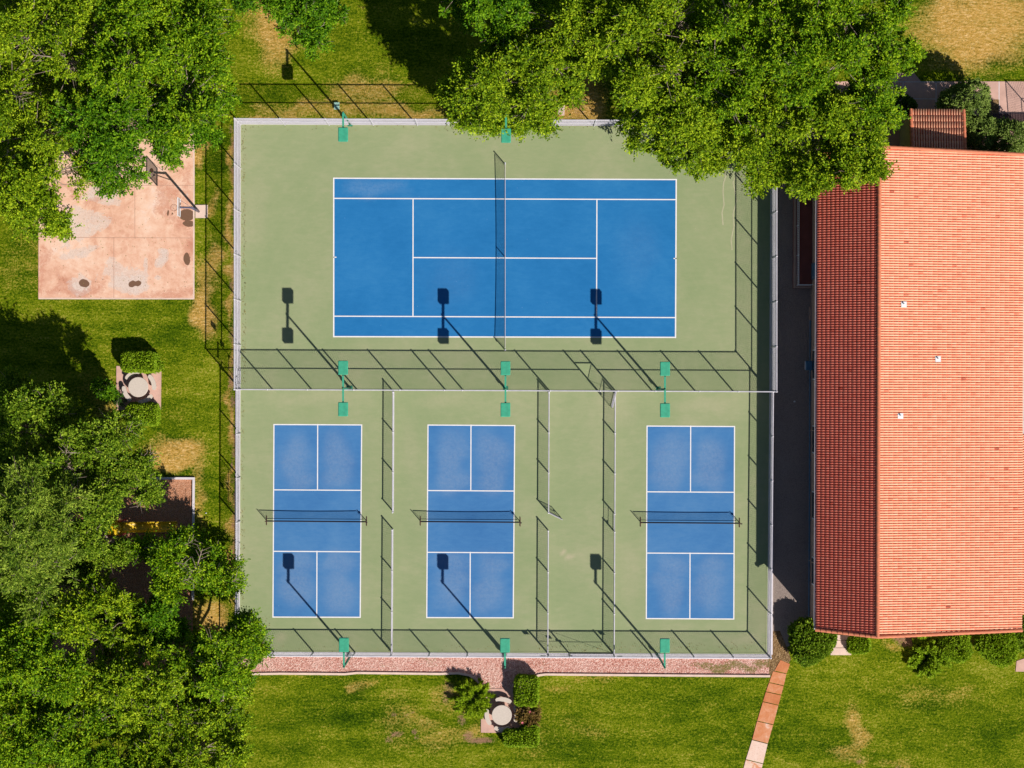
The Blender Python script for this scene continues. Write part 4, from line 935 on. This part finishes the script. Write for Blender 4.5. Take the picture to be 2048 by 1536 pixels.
# ---------------------------------------------------------------- foliage
def leaf_quads(P, D, Lf, Wf, rs, flat=0.6, droop=0.25):
    """P (n,3) bases, D (n,3) growth directions"""
    n = len(P)
    d = D + rs.randn(n, 3) * .55; d[:, 2] -= droop; d /= np.linalg.norm(d, axis=1)[:, None] + 1e-9
    up = np.array([SUN.x * .45, SUN.y * .45, 1.0]) * flat + rs.randn(n, 3) * .45
    s = np.cross(d, up); s /= np.linalg.norm(s, axis=1)[:, None] + 1e-9
    L = (Lf * (0.7 + .6 * rs.rand(n)))[:, None]; Wd = (Wf * (0.7 + .6 * rs.rand(n)))[:, None]
    V = np.stack([P, P + d * L * .45 + s * Wd * .5, P + d * L, P + d * L * .45 - s * Wd * .5], 1).reshape(-1, 3)
    return V
def build_leaves(name, V, mat, parent, rs, tint):
    n = len(V) // 4; F = np.arange(n * 4).reshape(n, 4)
    return np_mesh(name, V, F, mat, parent, None, {'tint': tint})
def twig_spray(C, Dir, R, ntw, nlf, rs, Lf, Wf, flat, spread=.9):
    """bough centred at C pointing Dir: ntw twigs each with nlf leaves"""
    t = rs.randn(ntw, 3) * spread + Dir * 1.0; t[:, 2] *= .75; t /= np.linalg.norm(t, axis=1)[:, None]
    ln = R * (.55 + .6 * rs.rand(ntw))
    k = np.linspace(.22, 1.0, nlf)[None, :, None]
    P = C + t[:, None, :] * (ln[:, None, None] * k) + rs.randn(ntw, nlf, 3) * .07 * R
    P[:, :, 2] -= (k[:, :, 0] ** 2) * .14 * ln[:, None]
    D = np.repeat(t[:, None, :], nlf, 1)
    return P.reshape(-1, 3), D.reshape(-1, 3)
def tree(trunk_px, lobes, mat, label, seed, cat='tree', group='broadleaf trees around the courts', name='broadleaf_tree', dens=1.0, Lf=.17, Wf=.10, bough=.95, twig_bare=.05, flat=1.0, dead=0, th=None, tb=.22, gap=.9):
    """lobes: (px, py, r_px, ztop[, aspect]) as they stand; boughs are scattered over each lobe's dome"""
    rs = np.random.RandomState(seed)
    tp = g(*trunk_px); R = empty(name, (tp[0], tp[1], 0), label, cat, group)
    o = np.array([tp[0], tp[1], 0]); Vs = []; Ts = []; wood = MB()
    zmin = min(l[3] for l in lobes) * .38 if th is None else th
    wood.tube([(0, 0, 0), (.03, .02, .4), (.08, -.05, zmin * .6), (.1, .05, zmin)], [tb * 1.5, tb * 1.05, tb * .9, tb * .75], 10)
    for l in lobes:
        px, py, r_, zt = l[:4]; asp = l[4] if len(l) > 4 else 1.0
        r = r_ / S * (1 - (zt * .7) / H); rz = max(1.0, min(r * .75, zt * .36)); zc = zt - rz
        c = np.array(g(px, py, zc)); c[2] = zc
        rx, ry = r * (asp if asp > 1 else 1), r * (1 / asp if asp < 1 else 1)
        # limb from trunk to the lobe
        a = np.array([.1, .05, zmin * .95]); b = c - o; mid = a * .45 + b * .55 + np.array([0, 0, -.25 * rz]) + rs.randn(3) * .25
        wood.tube([tuple(a), tuple(a * .75 + mid * .25 + rs.randn(3) * .12), tuple(mid), tuple(b * .8 + mid * .2), tuple(b)], [tb * .5, tb * .42, tb * .34, tb * .22, tb * .14], 7)
        nb = max(7, int(r * r * 5.2 * dens / bough ** 2 * (rx * ry / r / r)))
        strays = int(4 + r * 1.3)
        for i in range(nb + 4 + strays):
            stray = i >= nb + 4
            u = (rs.rand() * (1 if i < nb else .12)) if not stray else .35 + .6 * rs.rand(); ph = rs.rand() * 2 * math.pi; cz = 1 - 1.18 * u ** 1.0; cz = max(cz, -.18); sr = math.sqrt(max(0, 1 - cz * cz))
            f = (.38 + .62 * rs.rand() ** .5) if not stray else (1.02 + .30 * rs.rand())
            dirv = np.array([sr * math.cos(ph), sr * math.sin(ph), cz])
            bc = c + dirv * np.array([rx, ry, rz]) * f * (1 - .38 * bough / max(r, 1)) ; R_ = bough * ((.62 + .55 * rs.rand()) if not stray else (.35 + .35 * rs.rand())); dz = (rs.rand() - .6) * rz * .6; bc[2] += dz
            gn = vnoise(np.array([bc[0] * .52 + 50]), np.array([bc[1] * .52 + 50]), 77)[0]
            if gn < .45 and i < nb: bc[2] -= rs.rand() * .5 + (3.4 if rs.rand() < gap else .8)
            bc[2] = max(bc[2] + (gn - .5) * 2.8, 1.2)
            ntw = int(17 * R_ * R_ + 7); P, D = twig_spray(bc, dirv * .5 + np.array([0, 0, .42]), R_, ntw, 14, rs, Lf, Wf, flat)
            v = leaf_quads(P, D, Lf, Wf, rs, flat); Vs.append(v - np.tile(o, (len(v), 1)))
            Ts.append(np.clip(.5 + (rs.rand() - .5) * .35 + rs.randn(len(P)) * .30, 0, 1))
            # branch to the bough and a few bare twigs
            q = bc - o; b_ = b + np.array([0, 0, -.35 * rz]) * (1 if i % 2 else .5); wood.tube([tuple(b_), tuple(b_ * .5 + q * .5 + rs.randn(3) * .12 + np.array([0, 0, -.15])), tuple(q)], [.04, .028, .014], 4, False)
            for _ in range(3):
                if rs.rand() < twig_bare * 4:
                    tv = rs.randn(3) * .5 + dirv; tv[2] = abs(tv[2]) * .8; tv /= np.linalg.norm(tv); e1 = q + tv * R_ * .5 + rs.randn(3) * .08; e2 = q + tv * R_ * (.95 + .25 * rs.rand())
                    wood.tube([tuple(q), tuple(e1), tuple(e2)], [.02, .015, .007], 3, False)
        for _ in range(dead):
            ph = rs.rand() * 2 * math.pi; s0 = b + np.array([math.cos(ph) * rx * .3, math.sin(ph) * ry * .3, rz * .7]); e = s0 + np.array([math.cos(ph) * 1.0, math.sin(ph) * 1.0, .5])
            wood.tube([tuple(b), tuple(s0), tuple(e)], [.07, .045, .015], 5, False)
            for k in range(5):
                w_ = s0 + (e - s0) * (.2 + .16 * k); en = w_ + np.array([math.cos(ph + (1 if k % 2 else -1) * .8), math.sin(ph + (1 if k % 2 else -1) * .8), .25]) * (.5 + .3 * rs.rand())
                wood.tube([tuple(w_), tuple(en)], [.022, .008], 4, False)
    wood.build('trunk', M['bark'], R, True)
    V = np.concatenate(Vs); T_ = np.concatenate(Ts); build_leaves('crown', V, M[mat], R, rs, T_)
    return len(T_)
NL = 0
TG = 'broadleaf trees around the courts'
# top left group
NL += tree((120, 90), [(60, 70, 95, 10.5), (150, 20, 90, 10), (130, 120, 75, 11), (20, 180, 70, 9.5), (20, 10, 60, 9)], 'leaf_b', 'yellowish tree with bare twigs in the top left corner', 101, dead=1)
NL += tree((310, 120), [(300, 40, 85, 10), (380, 90, 80, 9.5), (260, 130, 80, 11), (360, 190, 85, 10), (230, 50, 60, 9.5), (415, 165, 50, 8.5), (410, 20, 55, 8)], 'leaf_a', 'broad bright green tree overhanging the upper left fence corner', 102)
NL += tree((240, 270), [(250, 230, 75, 9.5), (330, 245, 60, 8.5), (180, 260, 75, 9), (225, 320, 55, 8.0), (405, 255, 42, 7.0), (200, 345, 30, 7.0, .6), (325, 285, 32, 6.5)], 'leaf_d', 'ragged green tree hanging over the top of the basketball slab', 103)
NL += tree((30, 330), [(60, 270, 80, 9.5), (30, 370, 75, 9), (95, 350, 62, 8.5), (75, 430, 52, 7.5), (115, 440, 26, 6.5), (10, 250, 50, 9)], 'leaf_b', 'tree at the left edge drooping over the basketball slab corner', 104, dead=0)
NL += tree((580, -60), [(620, -12, 75, 8), (560, -10, 52, 7.5), (655, 25, 38, 7), (600, 35, 40, 6.5), (505, -5, 30, 7), (630, 70, 22, 6, .5)], 'leaf_d', 'sparse light tree dipping in from the top edge above the leftmost lamp', 105, dens=.6, bough=.8, twig_bare=.05)
# top right group
NL += tree((1000, 150), [(1000, 160, 72, 10.5), (950, 165, 48, 9.5), (975, 212, 52, 9.5), (1060, 200, 52, 10), (1040, 130, 52, 10.5), (930, 212, 32, 8.5), (1085, 228, 28, 8), (985, 220, 40, 5.5), (1050, 220, 40, 5.8), (950, 190, 30, 5), (925, 222, 26, 5), (960, 240, 26, 4.5), (925, 200, 30, 6.5), (905, 180, 18, 7)], 'leaf_b', 'round tree overhanging the top fence beside the second lamp', 111)
NL += tree((1130, 60), [(1120, 40, 75, 10.5), (1180, 90, 60, 10), (1080, 90, 45, 9.5), (1190, 20, 60, 10), (1110, 130, 45, 9.5), (1140, 180, 28, 8)], 'leaf_b', 'tree at the top edge just behind the round fence tree', 112)
NL += tree((1000, -110), [(960, -60, 95, 11.5), (1030, -40, 80, 11), (960, 5, 42, 9.5), (1010, 50, 50, 9.5), (1000, 90, 30, 8)], 'leaf_d', 'dark shaded tree at the top edge left of the big crowns', 113)
NL += tree((1300, 100), [(1290, 60, 80, 12), (1270, 150, 55, 11), (1340, 130, 65, 12.5), (1350, 30, 75, 12), (1230, 30, 50, 11), (1240, 110, 40, 10)], 'leaf_b', 'tall tree above the gap behind the top fence', 114)
NL += tree((1330, 240), [(1300, 200, 52, 9.5), (1350, 230, 62, 9.5), (1310, 265, 48, 8), (1360, 295, 48, 7.5), (1395, 325, 30, 6.5), (1405, 260, 50, 8.5), (1265, 215, 32, 7.5)], 'leaf_b', 'tree drooping over the upper right of the tennis court', 115)
NL += tree((1470, 90), [(1460, 40, 75, 12), (1430, 120, 62, 12), (1500, 130, 65, 12), (1470, 200, 60, 11), (1540, 50, 60, 12), (1395, 185, 40, 10)], 'leaf_a', 'tallest crown in the middle of the upper right trees', 116)
NL += tree((1540, 270), [(1520, 235, 62, 10), (1560, 295, 62, 9), (1500, 290, 48, 8.5), (1450, 270, 38, 8), (1530, 345, 34, 7.5), (1420, 320, 24, 6.5)], 'leaf_b', 'tree over the court corner at the start of the alley', 117)
NL += tree((1650, 290), [(1640, 270, 65, 10), (1620, 330, 56, 9.5), (1690, 320, 55, 10), (1600, 365, 30, 8), (1730, 290, 48, 10), (1670, 215, 55, 10.5), (1745, 335, 26, 9.8)], 'leaf_b', 'tree spreading over the left roof slope of the building', 118)
NL += tree((1630, 90), [(1620, 60, 78, 12), (1600, 150, 62, 11.5), (1680, 120, 62, 12), (1690, 30, 62, 11.5)], 'leaf_a', 'dense crown at the top edge above the alley', 119)
NL += tree((1750, 120), [(1750, 60, 62, 10.5), (1760, 150, 55, 10), (1730, 215, 52, 10), (1805, 100, 38, 8.5), (1790, 30, 40, 9), (1765, 235, 24, 8.5)], 'leaf_a', 'rightmost big tree reaching the pink walk', 120, twig_bare=.08)
# lower left group
NL += tree((190, 900), [(230, 875, 50, 8), (180, 905, 55, 8.5), (245, 935, 38, 7.5), (130, 930, 60, 9), (285, 925, 22, 6.5), (215, 985, 38, 8), (285, 948, 16, 6.5), (298, 985, 12, 6)], 'leaf_c', 'olive tree reaching over the top corner of the playground', 131, dead=1, twig_bare=.10)
NL += tree((40, 860), [(45, 850, 75, 7.5), (100, 820, 45, 7), (10, 930, 50, 7), (120, 870, 40, 7), (30, 790, 45, 5)], 'leaf_c', 'shaded dark tree at the left edge beside the lawn', 132)
NL += tree((60, 1010), [(60, 1000, 70, 13), (30, 1080, 70, 13), (100, 1060, 55, 12), (130, 990, 42, 11), (30, 1150, 62, 12)], 'leaf_conifer', 'feathery grey green tree at the left edge', 133, name='feathery_tree', group='feathery trees', Lf=.22, Wf=.06, dens=.85, gap=1.0, twig_bare=.10)
NL += tree((100, 1160), [(100, 1130, 55, 11), (80, 1190, 55, 11), (130, 1090, 35, 10)], 'leaf_conifer', 'feathery grey green tree below its twin beside the playground', 134, name='feathery_tree', group='feathery trees', Lf=.22, Wf=.06, dens=.85, gap=1.0, twig_bare=.08)
NL += tree((230, 1080), [(195, 1025, 36, 8), (240, 1105, 18, 6.5), (168, 1080, 40, 8), (205, 1112, 18, 6.5), (150, 1140, 30, 7)], 'leaf_c', 'green tree partly hiding the yellow slide', 135)
NL += tree((340, 1130), [(340, 1122, 40, 8), (395, 1135, 45, 7.5), (288, 1096, 18, 6.5), (350, 1165, 42, 7.5), (430, 1150, 40, 7), (450, 1170, 24, 6), (365, 1092, 20, 6.5)], 'leaf_a', 'bright tree between the slide and the lower left fence', 136, dead=1)
NL += tree((210, 1230), [(190, 1205, 48, 9), (150, 1235, 45, 9.5), (240, 1215, 34, 8), (215, 1265, 50, 9.5), (270, 1250, 30, 7.5)], 'leaf_b', 'yellow green tree below the playground soil', 137)
NL += tree((330, 1240), [(320, 1220, 36, 6.5), (345, 1260, 25, 6), (300, 1275, 34, 6.5)], 'leaf_d', 'low dark tree in shade at the bottom of the playground', 138, dens=.8)
NL += tree((70, 1290), [(60, 1250, 58, 10), (100, 1310, 58, 10.5), (30, 1330, 55, 9.5), (20, 1260, 45, 9), (140, 1340, 45, 10)], 'leaf_a', 'dense tree at the left edge under the feathery pair', 139)
NL += tree((420, 1330), [(420, 1300, 48, 8), (470, 1290, 38, 7), (500, 1260, 26, 6.5), (515, 1290, 24, 6), (450, 1350, 50, 8.5), (400, 1370, 52, 9), (480, 1340, 34, 7), (365, 1320, 42, 8), (490, 1245, 14, 5.5)], 'leaf_a', 'tree overhanging the bottom left corner of the courts', 140, twig_bare=.10)
NL += tree((290, 1370), [(280, 1330, 52, 9), (240, 1380, 52, 10), (320, 1390, 52, 9.5), (195, 1335, 55, 9.5), (170, 1390, 45, 9.5), (270, 1440, 50, 9)], 'leaf_b', 'wide crown in the middle of the lower left trees', 141, twig_bare=.08)
NL += tree((360, 1470), [(350, 1450, 60, 9), (420, 1440, 48, 8), (390, 1510, 58, 9), (300, 1500, 52, 9), (445, 1400, 40, 7.5), (470, 1510, 32, 7), (455, 1460, 24, 6), (350, 1590, 60, 9), (430, 1580, 45, 8)], 'leaf_b', 'tree at the bottom edge next to the lower lawn', 142)
NL += tree((110, 1440), [(60, 1420, 60, 10), (130, 1430, 55, 10.5), (190, 1440, 50, 10), (160, 1500, 60, 10), (80, 1500, 60, 10), (10, 1480, 50, 9.5), (235, 1520, 55, 9.5), (20, 1390, 50, 9), (120, 1370, 45, 10), (120, 1570, 70, 10), (240, 1590, 60, 10)], 'leaf_a', 'large tree in the bottom left corner', 143)
open('/tmp/nl.txt','w').write(str(NL))

# sapling by the left table
NL += tree((212, 788), [(212, 783, 17, 3.2), (222, 790, 12, 2.6), (202, 770, 9, 3.2)], 'leaf_d', 'small sapling beside the left lawn table', 150, cat='sapling', group=None, name='sapling', bough=.34, Lf=.14, Wf=.08, th=1.2, tb=.05)

def shrub(px, py, r_px, h, mat, label, seed, name='shrub', cat='shrub', group='rounded shrubs', asp=1.0, Lf=.12, Wf=.085, bough=.34, dens=1.0, flat=1.0, base=True):
    rs = np.random.RandomState(seed); c = np.array(g(px, py, h * .55)); R = empty(name, (c[0], c[1], 0), label, cat, group)
    r = r_px / S; rx, ry = r * (asp if asp > 1 else 1), r / (asp if asp < 1 else 1)
    wood = MB(); wood.tube([(0, 0, 0), (.02, 0, h * .3), (0, .02, h * .5)], [.09, .07, .05], 8); Vs = []; Ts = []
    nb = int(9 * rx * ry / bough / bough * dens * 1.2) + 8
    for i in range(nb):
        cz = 1 - 1.25 * rs.rand(); cz = max(cz, -.3); sr = math.sqrt(max(0, 1 - cz * cz)); ph = rs.rand() * 6.2832
        d = np.array([sr * math.cos(ph), sr * math.sin(ph), cz]); lum = .88 + .12 * math.sin(3 * ph + seed) * sr
        q = d * np.array([rx, ry, h * .5]) * lum * (.85 + .12 * rs.rand()) + np.array([0, 0, h * .5]); q[2] = max(q[2], .12)
        P, D = twig_spray(q, d, bough, 9, 8, rs, Lf, Wf, flat, .7); v = leaf_quads(P, D, Lf, Wf, rs, flat, .05); v[:, 2] = np.maximum(v[:, 2], .01); Vs.append(v); Ts.append(np.clip(.5 + (rs.rand() - .5) * .3 + rs.randn(len(P)) * .2, 0, 1))
        if i % 3 == 0: wood.tube([(0, 0, h * .3), tuple(q * np.array([.5, .5, .8])), tuple(q)], [.03, .02, .008], 4, False)
    wood.build('stem', M['bark'], R); build_leaves('foliage', np.concatenate(Vs), M[mat], R, rs, np.concatenate(Ts)); return R
def hedge(name, boxes, h, mat, label, seed, group='clipped hedges', Lf=.15, dens=430, flowers=0):
    """clipped block of leaves; boxes are photograph rectangles (x0,y0,x1,y1) at the hedge top"""
    rs = np.random.RandomState(seed); c = g((boxes[0][0] + boxes[0][2]) / 2, (boxes[0][1] + boxes[0][3]) / 2, h); R = empty(name, (c[0], c[1], 0), label, 'hedge', group); Vs = []; Ts = []; wood = MB()
    for (x0, y0, x1, y1) in boxes:
        a = g(x0, y1, h); b = g(x1, y0, h); w, d = b[0] - a[0], b[1] - a[1]; ox, oy = a[0] - c[0], a[1] - c[1]
        A = w * d + 2 * (w + d) * h; n = int(A * dens); P = []; D = []
        u = rs.rand(n, 3)
        wt = np.array([w * d, d * h, d * h, w * h, w * h]); side = rs.choice(5, n, p=wt / wt.sum()); dep = rs.rand(n) ** 2 * .16
        P = np.stack([u[:, 0] * w, u[:, 1] * d, u[:, 2] * h], 1); D = np.zeros((n, 3))
        for s_, (ax, val, sg) in enumerate(((2, h, 1), (0, 0, -1), (0, w, 1), (1, 0, -1), (1, d, 1))):
            k = side == s_; P[k, ax] = val - sg * dep[k]; D[k, ax] = sg
        # rounded shoulders and corners, uneven clipping
        cr = .36; px_ = np.clip(P[:, 0], cr, w - cr); py_ = np.clip(P[:, 1], cr, d - cr); pz_ = np.minimum(P[:, 2], h - cr); core = np.stack([px_, py_, pz_], 1); dl = P - core; ln = np.linalg.norm(dl, axis=1)[:, None] + 1e-6
        k = (ln[:, 0] > cr); P[k] = (core + dl / ln * cr)[k]
        P += (vnoise(P[:, 0] * 2.4 + 9 + ox, P[:, 1] * 2.4 + P[:, 2] * 2 + 9, seed)[:, None] - .5) * D * .14
        P[:, 2] = np.maximum(P[:, 2], .03); P += np.array([ox, oy, 0])
        v = leaf_quads(P, D * .8, Lf, Lf * .62, rs, 1.5, 0.0); Vs.append(v); Ts.append(np.clip(.5 + rs.randn(n) * .26, 0, 1))
        for k in range(int(w * d * 2) + 2): q = (ox + rs.rand() * w * .8 + w * .1, oy + rs.rand() * d * .8 + d * .1); wood.tube([(q[0], q[1], 0), (q[0] + .08 * rs.randn(), q[1] + .08 * rs.randn(), h * .85)], [.03, .01], 5)
    wood.build('stems', M['bark'], R); build_leaves('foliage', np.concatenate(Vs), M[mat], R, rs, np.concatenate(Ts)); return R
hedge('hedge', [(242, 705, 309, 742)], 1.35, 'leaf_hedge', 'long clipped hedge with a dark shadow above the left table', 201)
hedge('hedge', [(251, 809, 314, 850)], 1.1, 'leaf_hedge', 'short clipped hedge below the left lawn table', 202)
hedge('hedge', [(1031, 1356, 1076, 1412)], 1.35, 'leaf_hedge', 'tall clipped hedge casting its shadow onto the gravel', 203)
hedge('hedge', [(1008, 1462, 1076, 1493), (1045, 1452, 1076, 1466)], 1.1, 'leaf_hedge', 'L shaped clipped hedge below the lower table', 204)
shrub(312, 728, 11, .8, 'leaf_hedge', 'wispy shoots beside the long clipped hedge', 205, bough=.3, dens=.6, group=None)
rose = shrub(1058, 1428, 20, 1.1, 'flowerleaf', 'reddish rose bush with pink blooms between two hedges', 206, name='rose_bush', cat='rose bush', group=None, asp=.75, dens=.8)
rs_ = np.random.RandomState(5)
for (fx, fy) in ((1045, 1446), (1067, 1427), (1060, 1424), (1063, 1443), (1052, 1436)):
    q = g(fx, fy, 1.1); m_ = MB(); l_ = (q[0] - rose.location.x, q[1] - rose.location.y, 1.02)
    for k in range(7):
        t = k * .9; m_.add([(0, 0, 0), (.07 * math.cos(t - .5), .07 * math.sin(t - .5), .05), (.09 * math.cos(t), .09 * math.sin(t), .07), (.07 * math.cos(t + .5), .07 * math.sin(t + .5), .05)], [(0, 1, 2, 3)])
    o = m_.build('bloom', M['petal'], rose); o.location = l_
# spiky shrub beside the lower table
def spiky(px, py, r_px, h, mat, label, seed, n=2600, group='spiky shrubs', wf=.045):
    rs = np.random.RandomState(seed); c = g(px, py, h * .6); R = empty('spiky_shrub', (c[0], c[1], 0), label, 'shrub', group); r = r_px / S
    ph = rs.rand(n) * 6.2832; cz = rs.rand(n) ** .8; sr = np.sqrt(1 - cz * cz); d = np.stack([sr * np.cos(ph), sr * np.sin(ph), cz * .9], 1)
    stems = 70; si = rs.randint(0, stems, n); sph = rs.rand(stems) * 6.2832; scz = rs.rand(stems) ** .9; ssr = np.sqrt(1 - scz ** 2); sd = np.stack([ssr * np.cos(sph), ssr * np.sin(sph), scz], 1); sl = .75 + .35 * rs.rand(stems)
    t = .35 + .65 * rs.rand(n) ** .7; P = sd[si] * (sl[si] * t)[:, None] * np.array([r, r, h]) ; P += rs.randn(n, 3) * .035; P[:, 2] = np.maximum(P[:, 2], .04)
    v = leaf_quads(P, sd[si] * np.array([1.2, 1.2, .5]), .22, wf, rs, 1.2, -.02); v[:, 2] = np.maximum(v[:, 2], .01)
    wood = MB()
    for k in range(0, stems, 2): wood.tube([(0, 0, .02), tuple(sd[k] * sl[k] * .95 * np.array([r, r, h]))], [.02, .006], 4)
    wood.build('stems', M['bark'], R); build_leaves('foliage', v, M[mat], R, rs, np.clip(.3 + t * .35 + rs.randn(n) * .15, 0, 1)); return R
spiky(946, 1397, 41, 1.6, 'leaf_b', 'spiky bright shrub beside the lower table', 211, 14000)
spiky(1860, 1312, 44, 1.15, 'leaf_hedge', 'broad frond like shrub under the lower roof edge', 212, 16000, wf=.10)
spiky(238, 800, 12, .7, 'leaf_dark', 'small scrubby plant at the corner of the left table slab', 213, 250)
# bushes near the building
SG = 'shrubs round the building'
shrub(1622, 1283, 47, 2.2, 'leaf_c', 'large clipped dark green bush at the lower left building corner', 221, group=SG, bough=.26, dens=1.1)
hedge('hedge', [(1698, 1276, 1740, 1307)], .8, 'leaf_hedge', 'small bright hedge right of the pale stone slabs', 222)
shrub(1911, 1291, 33, 1.5, 'leaf_hedge', 'bright rounded bush behind the frond shrub', 224, group=SG, bough=.26)
shrub(1998, 1287, 44, 2.0, 'leaf_hedge', 'round clipped bush near the bottom right roof corner', 225, group=SG, bough=.26, dens=1.1)
shrub(2042, 1272, 25, 1.6, 'leaf_c', 'dark bush at the right edge under the roof corner', 226, group=SG)
shrub(1933, 210, 50, 4.0, 'leaf_juniper', 'big round dark juniper beside the pink walk', 231, group=SG, bough=.38, dens=1.0, Lf=.12, Wf=.08)
shrub(1961, 268, 36, 3.6, 'leaf_juniper', 'juniper right of the small tiled annex', 232, group=SG, bough=.4, dens=1.7, Lf=.12, Wf=.08)
shrub(2018, 278, 38, 3.8, 'leaf_juniper', 'juniper at the top right roof corner by the frame edge', 233, group=SG, bough=.4, dens=1.7, Lf=.12, Wf=.08)
shrub(1808, 213, 20, 1.6, 'leaf_dark', 'low shaded bush left of the small annex', 234, group=SG, bough=.3)
shrub(2049, 868, 9, 1.2, 'leaf_hedge', 'small bush peeking past the right eave', 235, group=SG)

# fallen leaves gathered along the kerbs and under the crowns
rs_ = np.random.RandomState(77); N_ = 1300; P = np.zeros((N_, 3))
zones = [((484, 252), (1538, 262), .10), ((484, 252), (492, 770), .10), ((482, 800), (490, 1300), .08), ((1380, 256), (1536, 300), .08), ((482, 1230), (540, 1300), .06), ((80, 380), (389, 597), .10), ((900, 254), (1130, 264), .03), ((1100, 1285), (1530, 1303), .06), ((484, 1290), (1530, 1303), .06)]
w_ = np.array([z[2] for z in zones]); zi = rs_.choice(len(zones), N_, p=w_ / w_.sum())
for i in range(N_):
    a_, b_, _w = zones[zi[i]]; q = g(a_[0] + (b_[0] - a_[0]) * rs_.rand(), a_[1] + (b_[1] - a_[1]) * rs_.rand()); P[i] = (q[0], q[1], .06)
D_ = rs_.randn(N_, 3); D_[:, 2] *= .1; v = leaf_quads(P, D_, .07, .045, rs_, 2.5, 0.0); v[:, 2] = np.clip(v[:, 2], .058, .075)
M['litter'] = mk_leaf('fallen_leaves', (0.10, 0.05, 0.01), (0.24, 0.17, 0.04), (0.45, 0.38, 0.12), 0.0)
tag(build_leaves('leaf_litter', v, M['litter'], None, rs_, rs_.rand(N_)), 'fallen leaves gathered along the court edges', 'leaves', kind='stuff')
